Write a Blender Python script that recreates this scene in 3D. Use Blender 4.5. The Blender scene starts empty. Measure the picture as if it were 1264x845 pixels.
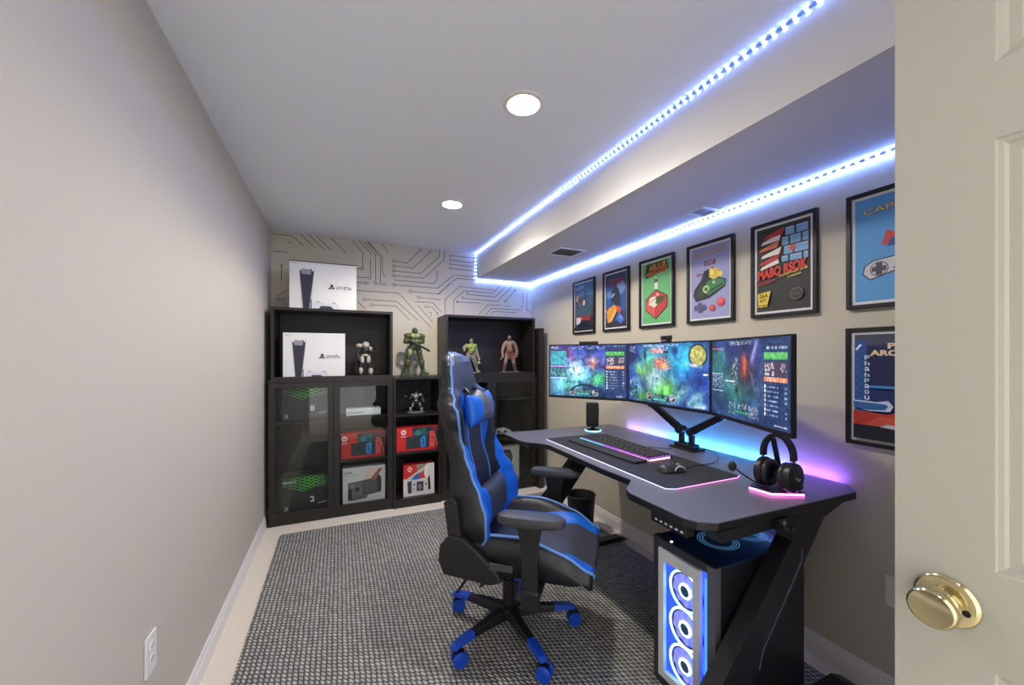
import bpy, bmesh, math, random
import numpy as np
from mathutils import Vector, Matrix
random.seed(7)
PI=math.pi
scn=bpy.context.scene
col=scn.collection
# ---------------------------------------------------------------- camera
CF,CTH,CHY,CH=478.0,0.4206,438.5,1.36
cd=bpy.data.cameras.new('camera'); cam=bpy.data.objects.new('camera',cd); col.objects.link(cam)
cam.location=(0,0,CH); cam.rotation_euler=(PI/2,0,-CTH)
cd.sensor_width=36; cd.lens=36*CF/1264; cd.shift_y=(CHY-422.5)/1264; cd.clip_start=.02
scn.camera=cam
# ---------------------------------------------------------------- world, exposure
w=bpy.data.worlds.new('world'); scn.world=w; w.use_nodes=True
w.node_tree.nodes['Background'].inputs[0].default_value=(1,.985,.955,1)
w.node_tree.nodes['Background'].inputs[1].default_value=1.2
scn.view_settings.view_transform='Standard'; scn.view_settings.look='None'
scn.view_settings.gamma=1; scn.view_settings.use_curve_mapping=False
scn.view_settings.exposure=.98
CAN_POWER=125.0; CAN_BEAM=27.0       # emission of the recessed lights
LED_TAPE=.12; LED_DOT=34.0; LED_DOT_WALL=150.0; DESK_LED=44.0; SCREEN=.62
scn.cycles.max_bounces=8; scn.cycles.diffuse_bounces=5; scn.cycles.transparent_max_bounces=12
scn.cycles.caustics_reflective=False; scn.cycles.caustics_refractive=False
scn.cycles.sample_clamp_indirect=4.0
# ---------------------------------------------------------------- room dimensions
XL,XR,YB,YF,ZC=-.536,1.99,3.92,-.45,2.44
ZS,XS=2.174,1.331
def ray(px,py):
    c,n=math.cos(CTH),math.sin(CTH); a=(px-632)/CF; b=-(py-CHY)/CF
    return (a*c+n,-a*n+c,b)
def onX(px,py,X): r=ray(px,py); t=X/r[0]; return (X,t*r[1],CH+t*r[2])
def onY(px,py,Y): r=ray(px,py); t=Y/r[1]; return (t*r[0],Y,CH+t*r[2])
def onZ(px,py,Z): r=ray(px,py); t=(Z-CH)/r[2]; return (t*r[0],t*r[1],Z)
# ---------------------------------------------------------------- materials
def lin(c):
    return tuple(((v/255)/12.92 if v/255<=.04045 else ((v/255+.055)/1.055)**2.4) for v in c)
_mc={}
def P(rgb,rough=.5,metal=0,emit=0,spec=.5,coat=0,name=None):
    key=(tuple(rgb),rough,metal,emit,spec,coat)
    if key in _mc: return _mc[key]
    m=bpy.data.materials.new(name or 'paint'); m.use_nodes=True
    b=m.node_tree.nodes['Principled BSDF']; l=lin(rgb)
    b.inputs['Base Color'].default_value=(*l,1); b.inputs['Roughness'].default_value=rough
    b.inputs['Metallic'].default_value=metal
    b.inputs['Specular IOR Level'].default_value=spec
    b.inputs['Coat Weight'].default_value=coat
    if emit:
        b.inputs['Emission Color'].default_value=(*l,1); b.inputs['Emission Strength'].default_value=emit
    _mc[key]=m; return m
def tex(m,scale,bump,ramp=None,kind='noise',stretch=(1,1,1),dist=.002):
    """adds procedural variation: noise -> colour mix and bump"""
    nt=m.node_tree; N=nt.nodes; L=nt.links; b=N['Principled BSDF']
    tc=N.new('ShaderNodeTexCoord'); mp=N.new('ShaderNodeMapping'); mp.inputs['Scale'].default_value=stretch
    L.new(tc.outputs['Object'],mp.inputs[0])
    n=N.new('ShaderNodeTexNoise'); n.inputs['Scale'].default_value=scale; n.inputs['Detail'].default_value=6
    L.new(mp.outputs[0],n.inputs['Vector'])
    if bump:
        bp=N.new('ShaderNodeBump'); bp.inputs['Strength'].default_value=bump; bp.inputs['Distance'].default_value=dist
        L.new(n.outputs['Fac'],bp.inputs['Height']); L.new(bp.outputs[0],b.inputs['Normal'])
    if ramp:
        mx=N.new('ShaderNodeMix'); mx.data_type='RGBA'
        mx.inputs[6].default_value=(*lin(ramp[0]),1); mx.inputs[7].default_value=(*lin(ramp[1]),1)
        L.new(n.outputs['Fac'],mx.inputs[0]); L.new(mx.outputs[2],b.inputs['Base Color'])
    return m
def new(name,rgb,rough=.5,metal=0,spec=.5,coat=0):
    m=bpy.data.materials.new(name); m.use_nodes=True; b=m.node_tree.nodes['Principled BSDF']
    b.inputs['Base Color'].default_value=(*lin(rgb),1); b.inputs['Roughness'].default_value=rough
    b.inputs['Metallic'].default_value=metal; b.inputs['Specular IOR Level'].default_value=spec; b.inputs['Coat Weight'].default_value=coat
    return m
M={}
M['wall']=tex(new('wall_paint',(200,193,177),.75),90,.06,((199,192,175),(203,196,180)))
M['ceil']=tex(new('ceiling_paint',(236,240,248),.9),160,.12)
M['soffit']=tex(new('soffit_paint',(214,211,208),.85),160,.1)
M['trim']=new('white_trim',(232,228,224),.35)
M['door']=tex(new('door_paint',(180,178,168),.4),60,.05,None,'noise',(1,8,.6))
M['cab']=tex(new('black_brown_wood',(40,35,32),.42),30,.12,((24,21,20),(40,35,32)),'noise',(1,1,8))
M['cabback']=tex(new('black_brown_board',(34,31,31),.5),30,.05)
M['desk']=tex(new('desk_laminate',(100,99,106),.36),400,.04)
M['edge']=new('black_edge',(18,18,20),.4)
M['steel']=new('black_powder_steel',(30,30,33),.38,.2)
M['blackp']=new('black_plastic',(22,22,24),.38)
M['blackm']=new('matte_black_plastic',(26,26,28),.6)
M['greyp']=new('grey_plastic',(62,62,64),.45)
M['brass']=new('polished_brass',(205,193,152),.12,1)
M['leather']=tex(new('black_leather',(30,31,36),.42),300,.12)
M['leatherg']=tex(new('charcoal_leather',(58,60,68),.42),300,.12)
M['leatherb']=tex(new('blue_leather',(20,98,205),.42),300,.1)
M['piping']=new('blue_piping',(96,140,205),.45)
M['bluep']=new('blue_plastic',(20,72,190),.35)
M['white']=new('white_card',(236,235,234),.5)
M['plate']=new('white_plastic',(232,230,226),.35)
def glass():
    m=bpy.data.materials.new('clear_glass'); m.use_nodes=True; nt=m.node_tree; N=nt.nodes; L=nt.links
    N.remove(N['Principled BSDF']); o=N['Material Output']
    t=N.new('ShaderNodeBsdfTransparent'); t.inputs[0].default_value=(.9,.93,.92,1)
    g=N.new('ShaderNodeBsdfGlossy'); g.inputs['Roughness'].default_value=.02
    lw=N.new('ShaderNodeLayerWeight'); pw=N.new('ShaderNodeMath'); pw.operation='POWER'; pw.inputs[1].default_value=4; L.new(lw.outputs['Facing'],pw.inputs[0])
    mu=N.new('ShaderNodeMath'); mu.operation='MULTIPLY_ADD'; mu.inputs[1].default_value=.6; mu.inputs[2].default_value=.032
    L.new(pw.outputs[0],mu.inputs[0])
    x=N.new('ShaderNodeMixShader'); L.new(mu.outputs[0],x.inputs[0]); L.new(t.outputs[0],x.inputs[1]); L.new(g.outputs[0],x.inputs[2]); L.new(x.outputs[0],o.inputs[0])
    return m
M['glass']=glass()
def emis(name,rgb,s):
    m=bpy.data.materials.new(name); m.use_nodes=True; b=m.node_tree.nodes['Principled BSDF']
    b.inputs['Base Color'].default_value=(*lin(rgb),1)
    b.inputs['Emission Color'].default_value=(*lin(rgb),1); b.inputs['Emission Strength'].default_value=s
    return m
def rug_mat():
    m=new('braided_rug',(120,120,118),.95,0,.1); nt=m.node_tree; N=nt.nodes; L=nt.links; b=N['Principled BSDF']
    def mth(op,a,bb=None,c=None):
        n=N.new('ShaderNodeMath'); n.operation=op
        for i,v in enumerate((a,bb,c)):
            if v is None: continue
            if isinstance(v,(int,float)): n.inputs[i].default_value=v
            else: L.new(v,n.inputs[i])
        return n.outputs[0]
    tc=N.new('ShaderNodeTexCoord'); sp=N.new('ShaderNodeSeparateXYZ')
    nz=N.new('ShaderNodeTexNoise'); nz.inputs['Scale'].default_value=14; L.new(tc.outputs['Object'],nz.inputs['Vector'])
    va=N.new('ShaderNodeVectorMath'); va.operation='MULTIPLY_ADD'; va.inputs[1].default_value=(.012,.012,0); L.new(nz.outputs['Color'],va.inputs[0]); L.new(tc.outputs['Object'],va.inputs[2])
    L.new(va.outputs[0],sp.inputs[0])
    u=mth('MULTIPLY',sp.outputs[0],1/.0215); v=mth('MULTIPLY',sp.outputs[1],1/.0225)
    fu=mth('FRACT',u); tri=mth('ABSOLUTE',mth('SUBTRACT',fu,.5))       # 0 centre .5 edge
    row=mth('SUBTRACT',1,mth('POWER',mth('MULTIPLY',tri,2),2.2))
    vv=mth('ADD',v,mth('MULTIPLY',fu,.75)); off=mth('MULTIPLY',mth('FLOOR',u),.37); vv=mth('ADD',vv,off)
    fv=mth('ABSOLUTE',mth('SUBTRACT',mth('FRACT',vv),.5))
    st=mth('SUBTRACT',1,mth('POWER',mth('MULTIPLY',fv,2),2.5))
    h=mth('MULTIPLY',row,st)
    # per-stitch tone
    cx=N.new('ShaderNodeCombineXYZ'); L.new(mth('FLOOR',u),cx.inputs[0]); L.new(mth('FLOOR',vv),cx.inputs[1])
    wn=N.new('ShaderNodeTexWhiteNoise'); wn.noise_dimensions='2D'; L.new(cx.outputs[0],wn.inputs['Vector'])
    n2=N.new('ShaderNodeTexNoise'); n2.inputs['Scale'].default_value=500; L.new(tc.outputs['Object'],n2.inputs['Vector'])
    tone=mth('ADD',mth('MULTIPLY',wn.outputs['Value'],.4),mth('MULTIPLY',n2.outputs['Fac'],.6))
    mA=N.new('ShaderNodeMix'); mA.data_type='RGBA'; mA.inputs[6].default_value=(*lin((140,140,138)),1); mA.inputs[7].default_value=(*lin((226,224,216)),1); L.new(tone,mA.inputs[0])
    mB=N.new('ShaderNodeMix'); mB.data_type='RGBA'; mB.inputs[6].default_value=(*lin((38,38,42)),1); L.new(mA.outputs[2],mB.inputs[7]); L.new(mth('POWER',h,.8),mB.inputs[0])
    L.new(mB.outputs[2],b.inputs['Base Color'])
    bp=N.new('ShaderNodeBump'); bp.inputs['Strength'].default_value=1; bp.inputs['Distance'].default_value=.007; L.new(h,bp.inputs['Height']); L.new(bp.outputs[0],b.inputs['Normal'])
    return m
M['rug']=rug_mat()
def carpet_mat():
    m=new('beige_carpet',(196,186,172),.95,0,.1); nt=m.node_tree; N=nt.nodes; L=nt.links; b=N['Principled BSDF']
    tc=N.new('ShaderNodeTexCoord'); mp=N.new('ShaderNodeMapping'); mp.inputs['Rotation'].default_value=(0,0,.75); L.new(tc.outputs['Object'],mp.inputs[0])
    wv=N.new('ShaderNodeTexWave'); wv.inputs['Scale'].default_value=22; wv.inputs['Distortion'].default_value=1.5; wv.inputs['Detail Scale'].default_value=8; L.new(mp.outputs[0],wv.inputs['Vector'])
    nz=N.new('ShaderNodeTexNoise'); nz.inputs['Scale'].default_value=420; L.new(tc.outputs['Object'],nz.inputs['Vector'])
    ad=N.new('ShaderNodeMath'); ad.operation='ADD'; L.new(wv.outputs['Fac'],ad.inputs[0]); L.new(nz.outputs['Fac'],ad.inputs[1])
    hf=N.new('ShaderNodeMath'); hf.operation='MULTIPLY'; hf.inputs[1].default_value=.5; L.new(ad.outputs[0],hf.inputs[0])
    mx=N.new('ShaderNodeMix'); mx.data_type='RGBA'; mx.inputs[6].default_value=(*lin((222,212,196)),1); mx.inputs[7].default_value=(*lin((240,232,218)),1); L.new(hf.outputs[0],mx.inputs[0]); L.new(mx.outputs[2],b.inputs['Base Color'])
    bp=N.new('ShaderNodeBump'); bp.inputs['Strength'].default_value=.5; bp.inputs['Distance'].default_value=.004; L.new(ad.outputs[0],bp.inputs['Height']); L.new(bp.outputs[0],b.inputs['Normal'])
    return m
M['carpet']=carpet_mat()
# ---------------------------------------------------------------- mesh builder
class MB:
    def __init__(s): s.v=[]; s.f=[]; s.m=[]; s.mats=[]; s.T=Matrix.Identity(4)
    def mi(s,mat):
        if mat not in s.mats: s.mats.append(mat)
        return s.mats.index(mat)
    def add(s,vs,fs,mat):
        o=len(s.v); s.v+= [tuple(s.T@Vector(p)) for p in vs]; i=s.mi(mat)
        for f in fs: s.f.append(tuple(o+k for k in f)); s.m.append(i)
    def box(s,lo,hi,mat):
        x0,y0,z0=lo; x1,y1,z1=hi
        x0,x1=min(x0,x1),max(x0,x1); y0,y1=min(y0,y1),max(y0,y1); z0,z1=min(z0,z1),max(z0,z1)
        s.add([(x0,y0,z0),(x1,y0,z0),(x1,y1,z0),(x0,y1,z0),(x0,y0,z1),(x1,y0,z1),(x1,y1,z1),(x0,y1,z1)],
              [(0,3,2,1),(4,5,6,7),(0,1,5,4),(1,2,6,5),(2,3,7,6),(3,0,4,7)],mat); return s
    def cbox(s,c,d,mat): return s.box([c[i]-d[i]/2 for i in range(3)],[c[i]+d[i]/2 for i in range(3)],mat)
    def prism(s,pts,a,b,mat,axis='z'):
        n=len(pts)
        def q(p,t): return {'z':(p[0],p[1],t),'y':(p[0],t,p[1]),'x':(t,p[0],p[1])}[axis]
        vs=[q(p,a) for p in pts]+[q(p,b) for p in pts]
        s.add(vs,[tuple(range(n))[::-1],tuple(range(n,2*n))]+[(i,(i+1)%n,n+(i+1)%n,n+i) for i in range(n)],mat); return s
    def rings(s,rs,mat,caps=True,closed=False):
        n=len(rs[0]); vs=[p for r in rs for p in r]; fs=[]
        for i in range(len(rs)-1+(1 if closed else 0)):
            a=i*n; b=((i+1)%len(rs))*n
            fs+=[(a+j,a+(j+1)%n,b+(j+1)%n,b+j) for j in range(n)]
        if caps and not closed: fs+=[tuple(range(n))[::-1],tuple(range(len(vs)-n,len(vs)))]
        s.add(vs,fs,mat); return s
    def tube(s,pts,r,mat,n=8,closed=False,flat=1):
        pts=[Vector(p) for p in pts]; rs=[]; R=r if isinstance(r,(list,tuple)) else [r]*len(pts)
        up=None
        for i,p in enumerate(pts):
            if closed: d=pts[(i+1)%len(pts)]-pts[i-1]
            else: d=pts[min(i+1,len(pts)-1)]-pts[max(i-1,0)]
            d.normalize()
            if up is None:
                up=Vector((0,0,1)) if abs(d.z)<.9 else Vector((1,0,0))
            a=d.cross(up); 
            if a.length<1e-4: a=d.orthogonal()
            a.normalize(); b=a.cross(d).normalized(); up=b
            rs.append([tuple(p+a*math.cos(2*PI*k/n)*R[i]+b*math.sin(2*PI*k/n)*R[i]*flat) for k in range(n)])
        return s.rings(rs,mat,True,closed)
    def lathe(s,prof,mat,c=(0,0,0),axis='z',n=32,a0=0):
        rs=[]
        for r,t in prof:
            ring=[]
            for k in range(n):
                an=a0+2*PI*k/n; x,y=max(r,1e-5)*math.cos(an),max(r,1e-5)*math.sin(an)
                q={'z':(x,y,t),'y':(x,t,y),'x':(t,x,y)}[axis]
                ring.append((c[0]+q[0],c[1]+q[1],c[2]+q[2]))
            rs.append(ring)
        op=prof[0][0]>1e-4 and prof[-1][0]>1e-4
        return s.rings(rs,mat,not op,op)
    def cyl(s,p0,p1,r,mat,n=20): return s.tube([p0,p1],r,mat,n)
    def caps(s,p0,p1,r0,r1,mat,n=10):
        p0=Vector(p0); p1=Vector(p1); d=(p1-p0)
        if d.length<1e-6: d=Vector((0,0,1))*1e-5
        d.normalize(); pts=[];R=[]
        for k in range(4): a=PI/2*(1-k/4); pts.append(p0-d*r0*math.sin(a)); R.append(max(r0*math.cos(a),r0*.02))
        pts.append(p0);R.append(r0);pts.append(p1);R.append(r1)
        for k in range(1,5): a=PI/2*k/4; pts.append(p1+d*r1*math.sin(a)); R.append(max(r1*math.cos(a),r1*.02))
        return s.tube(pts,R,mat,n)
    def ell(s,c,r,mat,n=16,m=10):
        rs=[]
        for i in range(m+1):
            th=PI*i/m; st=max(math.sin(th),.01)
            rs.append([(c[0]+r[0]*st*math.cos(2*PI*k/n),c[1]+r[1]*st*math.sin(2*PI*k/n),c[2]-r[2]*math.cos(th)) for k in range(n)])
        return s.rings(rs,mat)
    def torus(s,c,R,r,mat,axis='y',n=40,m=8,sc=(1,1)):
        pts=[]
        for k in range(n):
            a=2*PI*k/n; x,y=R*math.cos(a)*sc[0],R*math.sin(a)*sc[1]
            q={'z':(x,y,0),'y':(x,0,y),'x':(0,x,y)}[axis]; pts.append((c[0]+q[0],c[1]+q[1],c[2]+q[2]))
        return s.tube(pts,r,mat,m,True)
    def build(s,name,parent=None,smooth=False,bevel=0,seg=2,sub=0,remesh=0,kind=None,label=None):
        me=bpy.data.meshes.new(name); me.from_pydata(s.v,[],s.f)
        for m in s.mats: me.materials.append(m)
        me.polygons.foreach_set('material_index',s.m)
        bm=bmesh.new(); bm.from_mesh(me); bmesh.ops.recalc_face_normals(bm,faces=bm.faces); bm.to_mesh(me); bm.free()
        o=bpy.data.objects.new(name,me); col.objects.link(o)
        if parent: o.parent=parent; 
        if remesh:
            r=o.modifiers.new('r','REMESH'); r.mode='VOXEL'; r.voxel_size=remesh; r.use_smooth_shade=True
        if bevel:
            b=o.modifiers.new('b','BEVEL'); b.width=bevel; b.segments=seg; b.limit_method='ANGLE'; b.angle_limit=math.radians(35); b.harden_normals=False
        if sub:
            q=o.modifiers.new('s','SUBSURF'); q.levels=sub; q.render_levels=sub
        if smooth:
            me.polygons.foreach_set('use_smooth',[True]*len(me.polygons))
            if smooth!='all': me.set_sharp_from_angle(angle=math.radians(40))
        if kind: o['kind']=kind
        if label: o['label']=label
        return o
def tag(o,label,cat,group=None,kind=None):
    o['label']=label; o['category']=cat
    if group: o['group']=group
    if kind: o['kind']=kind
    return o
def thing(name,label,cat,loc=(0,0,0),rz=0,group=None):
    o=bpy.data.objects.new(name,None); col.objects.link(o); o.location=loc; o.rotation_euler=(0,0,rz)
    return tag(o,label,cat,group)
def struct(b,name,parent=None,**k):
    o=b.build(name,parent,**k)
    if not parent: o['kind']='structure'
    return o
def textmesh(s,shear=0,bold=.0):
    c=bpy.data.curves.new('t','FONT'); c.body=s; c.size=1; c.shear=shear; c.offset=bold; c.resolution_u=3
    c.fill_mode='FRONT'
    o=bpy.data.objects.new('t',c); col.objects.link(o)
    dg=bpy.context.evaluated_depsgraph_get(); me=bpy.data.meshes.new_from_object(o.evaluated_get(dg))
    vs=[tuple(v.co) for v in me.vertices]; fs=[tuple(p.vertices) for p in me.polygons]
    bpy.data.objects.remove(o); bpy.data.curves.remove(c); bpy.data.meshes.remove(me)
    return vs,fs
class Art:
    """flat printed art: o = origin (lower left), u,v = edge vectors, n = outward normal; coordinates are fractions 0..1 (v up)"""
    def __init__(s,o,u,v,n,mb=None):
        s.o,s.u,s.v,s.n=map(Vector,(o,u,v,n)); s.mb=mb or MB(); s.L=0; s.asp=s.u.length/s.v.length
    def q(s,p): return tuple(s.o+s.u*p[0]+s.v*p[1]+s.n*(s.L*.00025))
    def poly(s,pts,c,**k):
        s.L+=1; m=c if not isinstance(c,tuple) else P(c,.55,**k)
        s.mb.add([s.q(p) for p in pts],[tuple(range(len(pts)))],m); return s
    def rect(s,a,b,c,d,colr,**k): return s.poly([(a,b),(c,b),(c,d),(a,d)],colr,**k)
    def disc(s,x,y,r,colr,n=20,ry=None,a0=0,**k):
        ry=ry if ry is not None else r*s.asp
        return s.poly([(x+r*math.cos(a0+2*PI*i/n),y+ry*math.sin(a0+2*PI*i/n)) for i in range(n)],colr,**k)
    def line(s,pts,w,colr,**k):
        s.L+=1; m=colr if not isinstance(colr,tuple) else P(colr,.55,**k); s.L-=1
        s.L+=1
        for a,b in zip(pts[:-1],pts[1:]):
            dx,dy=(b[0]-a[0])*s.asp,(b[1]-a[1]); l=math.hypot(dx,dy) or 1; nx,ny=-dy/l*w/2/s.asp,dx/l*w/2
            ex,ey=dx/l*w*.4/s.asp,dy/l*w*.4
            s.mb.add([s.q((a[0]+nx-ex,a[1]+ny-ey)),s.q((a[0]-nx-ex,a[1]-ny-ey)),s.q((b[0]-nx+ex,b[1]-ny+ey)),s.q((b[0]+nx+ex,b[1]+ny+ey))],[(0,1,2,3)],m)
        return s
    def text(s,t,x0,y0,x1,y1,colr,shear=0,bold=.02,slope=0,**k):
        s.L+=1; m=colr if not isinstance(colr,tuple) else P(colr,.55,**k)
        vs,fs=textmesh(t,shear,bold)
        if not vs: return s
        a0=min(v[0] for v in vs);a1=max(v[0] for v in vs);b0=min(v[1] for v in vs);b1=max(v[1] for v in vs)
        out=[]
        for v in vs:
            fx=(v[0]-a0)/(a1-a0); fy=(v[1]-b0)/(b1-b0)
            out.append(s.q((x0+fx*(x1-x0),y0+fy*(y1-y0)+slope*fx)))
        s.mb.add(out,fs,m); return s
# ================================================================ THE SETTING
T=.1
struct(MB().box((XL-T,YF-2.2,-.1),(XR+T,YB+T,0),M['carpet']),'floor')
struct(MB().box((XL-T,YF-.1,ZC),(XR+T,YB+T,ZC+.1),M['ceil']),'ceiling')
struct(MB().box((XL-T,YF-.1,0),(XL,YB+T,ZC),M['wall']),'wall_left')
struct(MB().box((XR,YF,0),(XR+T,YB+T,ZC),M['wall']),'wall_right')
wb=struct(MB().box((XL,YB,0),(XR,YB+T,ZC),M['wall']),'wall_back')
D0,D1,DH=-.47,.945,2.10  # unseen opening, widened so the world light fills the room
struct(MB().box((XL,YF-.1,0),(D0,YF,ZC),M['wall']).box((D1,YF-.1,0),(XR,YF,ZC),M['wall']).box((D0,YF-.1,DH),(D1,YF,ZC),M['wall']),'wall_front')
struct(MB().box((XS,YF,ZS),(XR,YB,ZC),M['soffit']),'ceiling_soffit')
def baseboard(name,pts_fn,a,b):
    prof=[(0,0),(.014,0),(.014,.062),(.011,.072),(.009,.074),(.007,.088),(.003,.094),(0,.094)]
    m=MB(); r=[]
    for t in (a,b): r.append([pts_fn(p,t) for p in prof])
    m.rings(r,M['trim']); struct(m,name)
baseboard('baseboard_left',lambda p,t:(XL+p[0],t,p[1]),YF,YB)
baseboard('baseboard_right',lambda p,t:(XR-p[0],t,p[1]),YF,YB)
baseboard('baseboard_back',lambda p,t:(t,YB-p[0],p[1]),XL+.015,XR-.015)
# casing around the widened opening
cs=MB()
for x0,x1 in ((D0-.06,D0+.0),(D1,D1+.06)): cs.box((x0,YF,0),(x1,YF+.015,DH+.06),M['trim'])
cs.box((D0,YF,DH),(D1,YF+.015,DH+.06),M['trim']); struct(cs,'trim_1',bevel=.003)
# circuit pattern on the back wall (printed traces)
WL=P((88,84,84),.6)
cm=MB()
def wp(p,s,o): q=onY(o[0]+p[0]/s,o[1]+p[1]/s,YB); return (q[0],q[2])
def trace(pts,s,o,w=.006,d=.0):
    c=[wp(p,s,o) for p in pts]
    for k,(a,b) in enumerate(zip(c[:-1],c[1:])):
        dx,dz=b[0]-a[0],b[1]-a[1]; l=math.hypot(dx,dz) or 1; nx,nz=-dz/l*w/2,dx/l*w/2; ex,ez=dx/l*w*.3,dz/l*w*.3
        y=YB-.0012
        cm.add([(a[0]+nx-ex,y,a[1]+nz-ez),(b[0]+nx+ex,y,b[1]+nz+ez),(b[0]-nx+ex,y,b[1]-nz+ez),(a[0]-nx-ex,y,a[1]-nz-ez)],[(0,1,2,3)],WL)
def node(p,s,o,r=.016,w=.005):
    x,z=wp(p,s,o); n=18; y=YB-.0014
    vs=[(x+rr*math.cos(2*PI*k/n),y,z+rr*math.sin(2*PI*k/n)) for rr in (r,r-w) for k in range(n)]
    cm.add(vs,[(k,(k+1)%n,n+(k+1)%n,n+k) for k in range(n)],WL)
a=(8.45,(330,280))
for t in ([(60,70),(262,94),(380,200)],[(345,80),(500,215)],[(440,88),(590,232)],[(515,98),(660,240)],[(660,115),(820,270)],
          [(60,250),(210,265)],[(147,400),(147,560)],[(105,722),(190,668)],[(90,762),(180,762)],[(90,742),(180,742)],[(215,155),(250,168)]): trace(t,*a)
node((418,55),*a,r=.012); node((147,400),*a,r=.014)
a=(6.758,(435,285))
for t in ([(0,80),(86,180),(86,305)],[(40,65),(160,195)],[(75,65),(194,200),(194,430)],[(110,75),(234,220),(234,430)],[(125,85),(250,215),(250,345),(270,375)],
          [(150,235),(150,375)],[(255,90),(255,118),(298,178)],[(0,314),(70,314)],[(0,383),(135,388)],[(0,428),(110,433)],
          [(350,250),(453,268),(560,168)],[(350,292),(505,310),(645,180)],[(350,333),(570,355),(727,210),(727,145)],[(350,373),(595,394),(768,237),(768,152)],
          [(350,408),(680,438),(706,405),(706,360)],[(350,450),(712,477),(811,395)],[(495,505),(722,525),(811,440)],[(565,555),(735,572)],
          [(0,495),(385,518),(655,805)],[(110,571),(370,587),(545,745)],[(165,617),(362,625),(480,745)],[(40,585),(110,650)],[(545,622),(672,760)],
          [(525,590),(670,597),(745,680)],[(625,632),(665,637),(705,680)],[(640,675),(655,680),(655,715)]): trace(t,*a)
for p in [(80,314),(145,390),(118,433),(195,438),(234,440),(270,445),(568,160),(652,170),(345,250),(345,292),(345,333),(345,373),(345,450),(705,347),(483,503),(552,553),(615,632),(98,571),(155,617),(708,690)]: node(p,*a)
a=(8.446,(540,300))
for t in ([(145,130),(390,155)],[(145,178),(390,205)],[(145,220),(390,248)],[(145,265),(390,292)],[(378,115),(378,235)],
          [(0,470),(172,332),(400,352)],[(0,535),(202,366),(385,384)],[(80,740),(80,585),(232,452),(590,490)],[(168,735),(168,592),(278,497),(580,520),(645,452)],
          [(315,535),(600,560),(700,465)],[(262,575),(625,606),(775,455)],[(207,612),(450,626)],[(430,740),(525,643),(672,648)],[(500,745),(560,680),(885,698)],[(555,745),(585,712),(820,724)],
          [(705,608),(810,492)],[(890,520),(890,640)],[(930,520),(930,680)],[(700,655),(760,657)],[(940,700),(985,735)]): trace(t,*a)
for p in [(133,130),(133,178),(133,215),(133,263),(312,522),(262,565),(207,610),(705,605),(808,492),(880,660),(930,690)]: node(p,*a,r=.013)
cm.build('circuit_trace_print',wb,label='dark grey circuit board line pattern')
# door: open flat against the view, latch edge towards the back
DX=.94; dY0,dY1=-.40,.365; dT=.036
def panel_door():
    m=MB(); ys=[dY0,-.28,-.07,.035,.245,dY1]; zs=[.01,.24,.86,1.019,1.70,1.82,1.93,2.03]
    mat=M['door']
    for side,X,sg in ((0,DX,1),(1,DX+dT,-1)):
        for i in range(5):
            for j in range(7):
                y0,y1,z0,z1=ys[i],ys[i+1],zs[j],zs[j+1]
                if i in (1,3) and j in (1,3,5):
                    prof=[(0,0),(.002,.003),(.008,.0045),(.012,.009),(.024,.010),(.028,.012),(.040,.012),(.060,.005)]
                    loops=[[(X+sg*d,y0+e,z0+e),(X+sg*d,y1-e,z0+e),(X+sg*d,y1-e,z1-e),(X+sg*d,y0+e,z1-e)] for e,d in prof if e<min(y1-y0,z1-z0)/2-.005]
                    vs=[p for l in loops for p in l]; fs=[]
                    for k in range(len(loops)-1): fs+=[(4*k+q,4*k+(q+1)%4,4*k+4+(q+1)%4,4*k+4+q) for q in range(4)]
                    fs.append(tuple(range(len(vs)-4,len(vs)))); m.add(vs,fs,mat)
                else: m.add([(X,y0,z0),(X,y1,z0),(X,y1,z1),(X,y0,z1)],[(0,1,2,3)],mat)
    a,b=DX,DX+dT
    m.add([(a,dY0,.01),(b,dY0,.01),(b,dY0,2.03),(a,dY0,2.03)],[(0,1,2,3)],mat); m.add([(a,dY1,.01),(b,dY1,.01),(b,dY1,2.03),(a,dY1,2.03)],[(0,1,2,3)],mat)
    m.add([(a,dY0,2.03),(b,dY0,2.03),(b,dY1,2.03),(a,dY1,2.03)],[(0,1,2,3)],mat); m.add([(a,dY0,.01),(b,dY0,.01),(b,dY1,.01),(a,dY1,.01)],[(0,1,2,3)],mat)
    return m
door=struct(panel_door(),'door_1')
kc=onX(1168,740,DX)
k=MB(); k.lathe([(0,.002),(.040,.002),(.0415,-.002),(.040,-.005),(.036,-.0075),(.024,-.009),(.016,-.010),(.014,-.012),(0,-.012)],M['brass'],(DX,kc[1],kc[2]),'x',48)
rose=k.build('door_rosette',door,smooth=True)
k=MB(); k.lathe([(0,-.01),(.013,-.01),(.011,-.026),(.014,-.034),(.026,-.041),(.0305,-.046),(.0315,-.051),(.030,-.056),(.027,-.0585),(.024,-.058),(.012,-.0565),(0,-.056)],M['brass'],(DX,kc[1],kc[2]),'x',48)
k.build('door_knob',door,smooth=True,label='polished brass round knob')
k=MB(); k.lathe([(0,-.0105),(.005,-.0105),(.005,-.0085),(0,-.0085)],M['edge'],(DX,kc[1]-.026,kc[2]-.006),'x',16); k.build('keyhole',rose)
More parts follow.
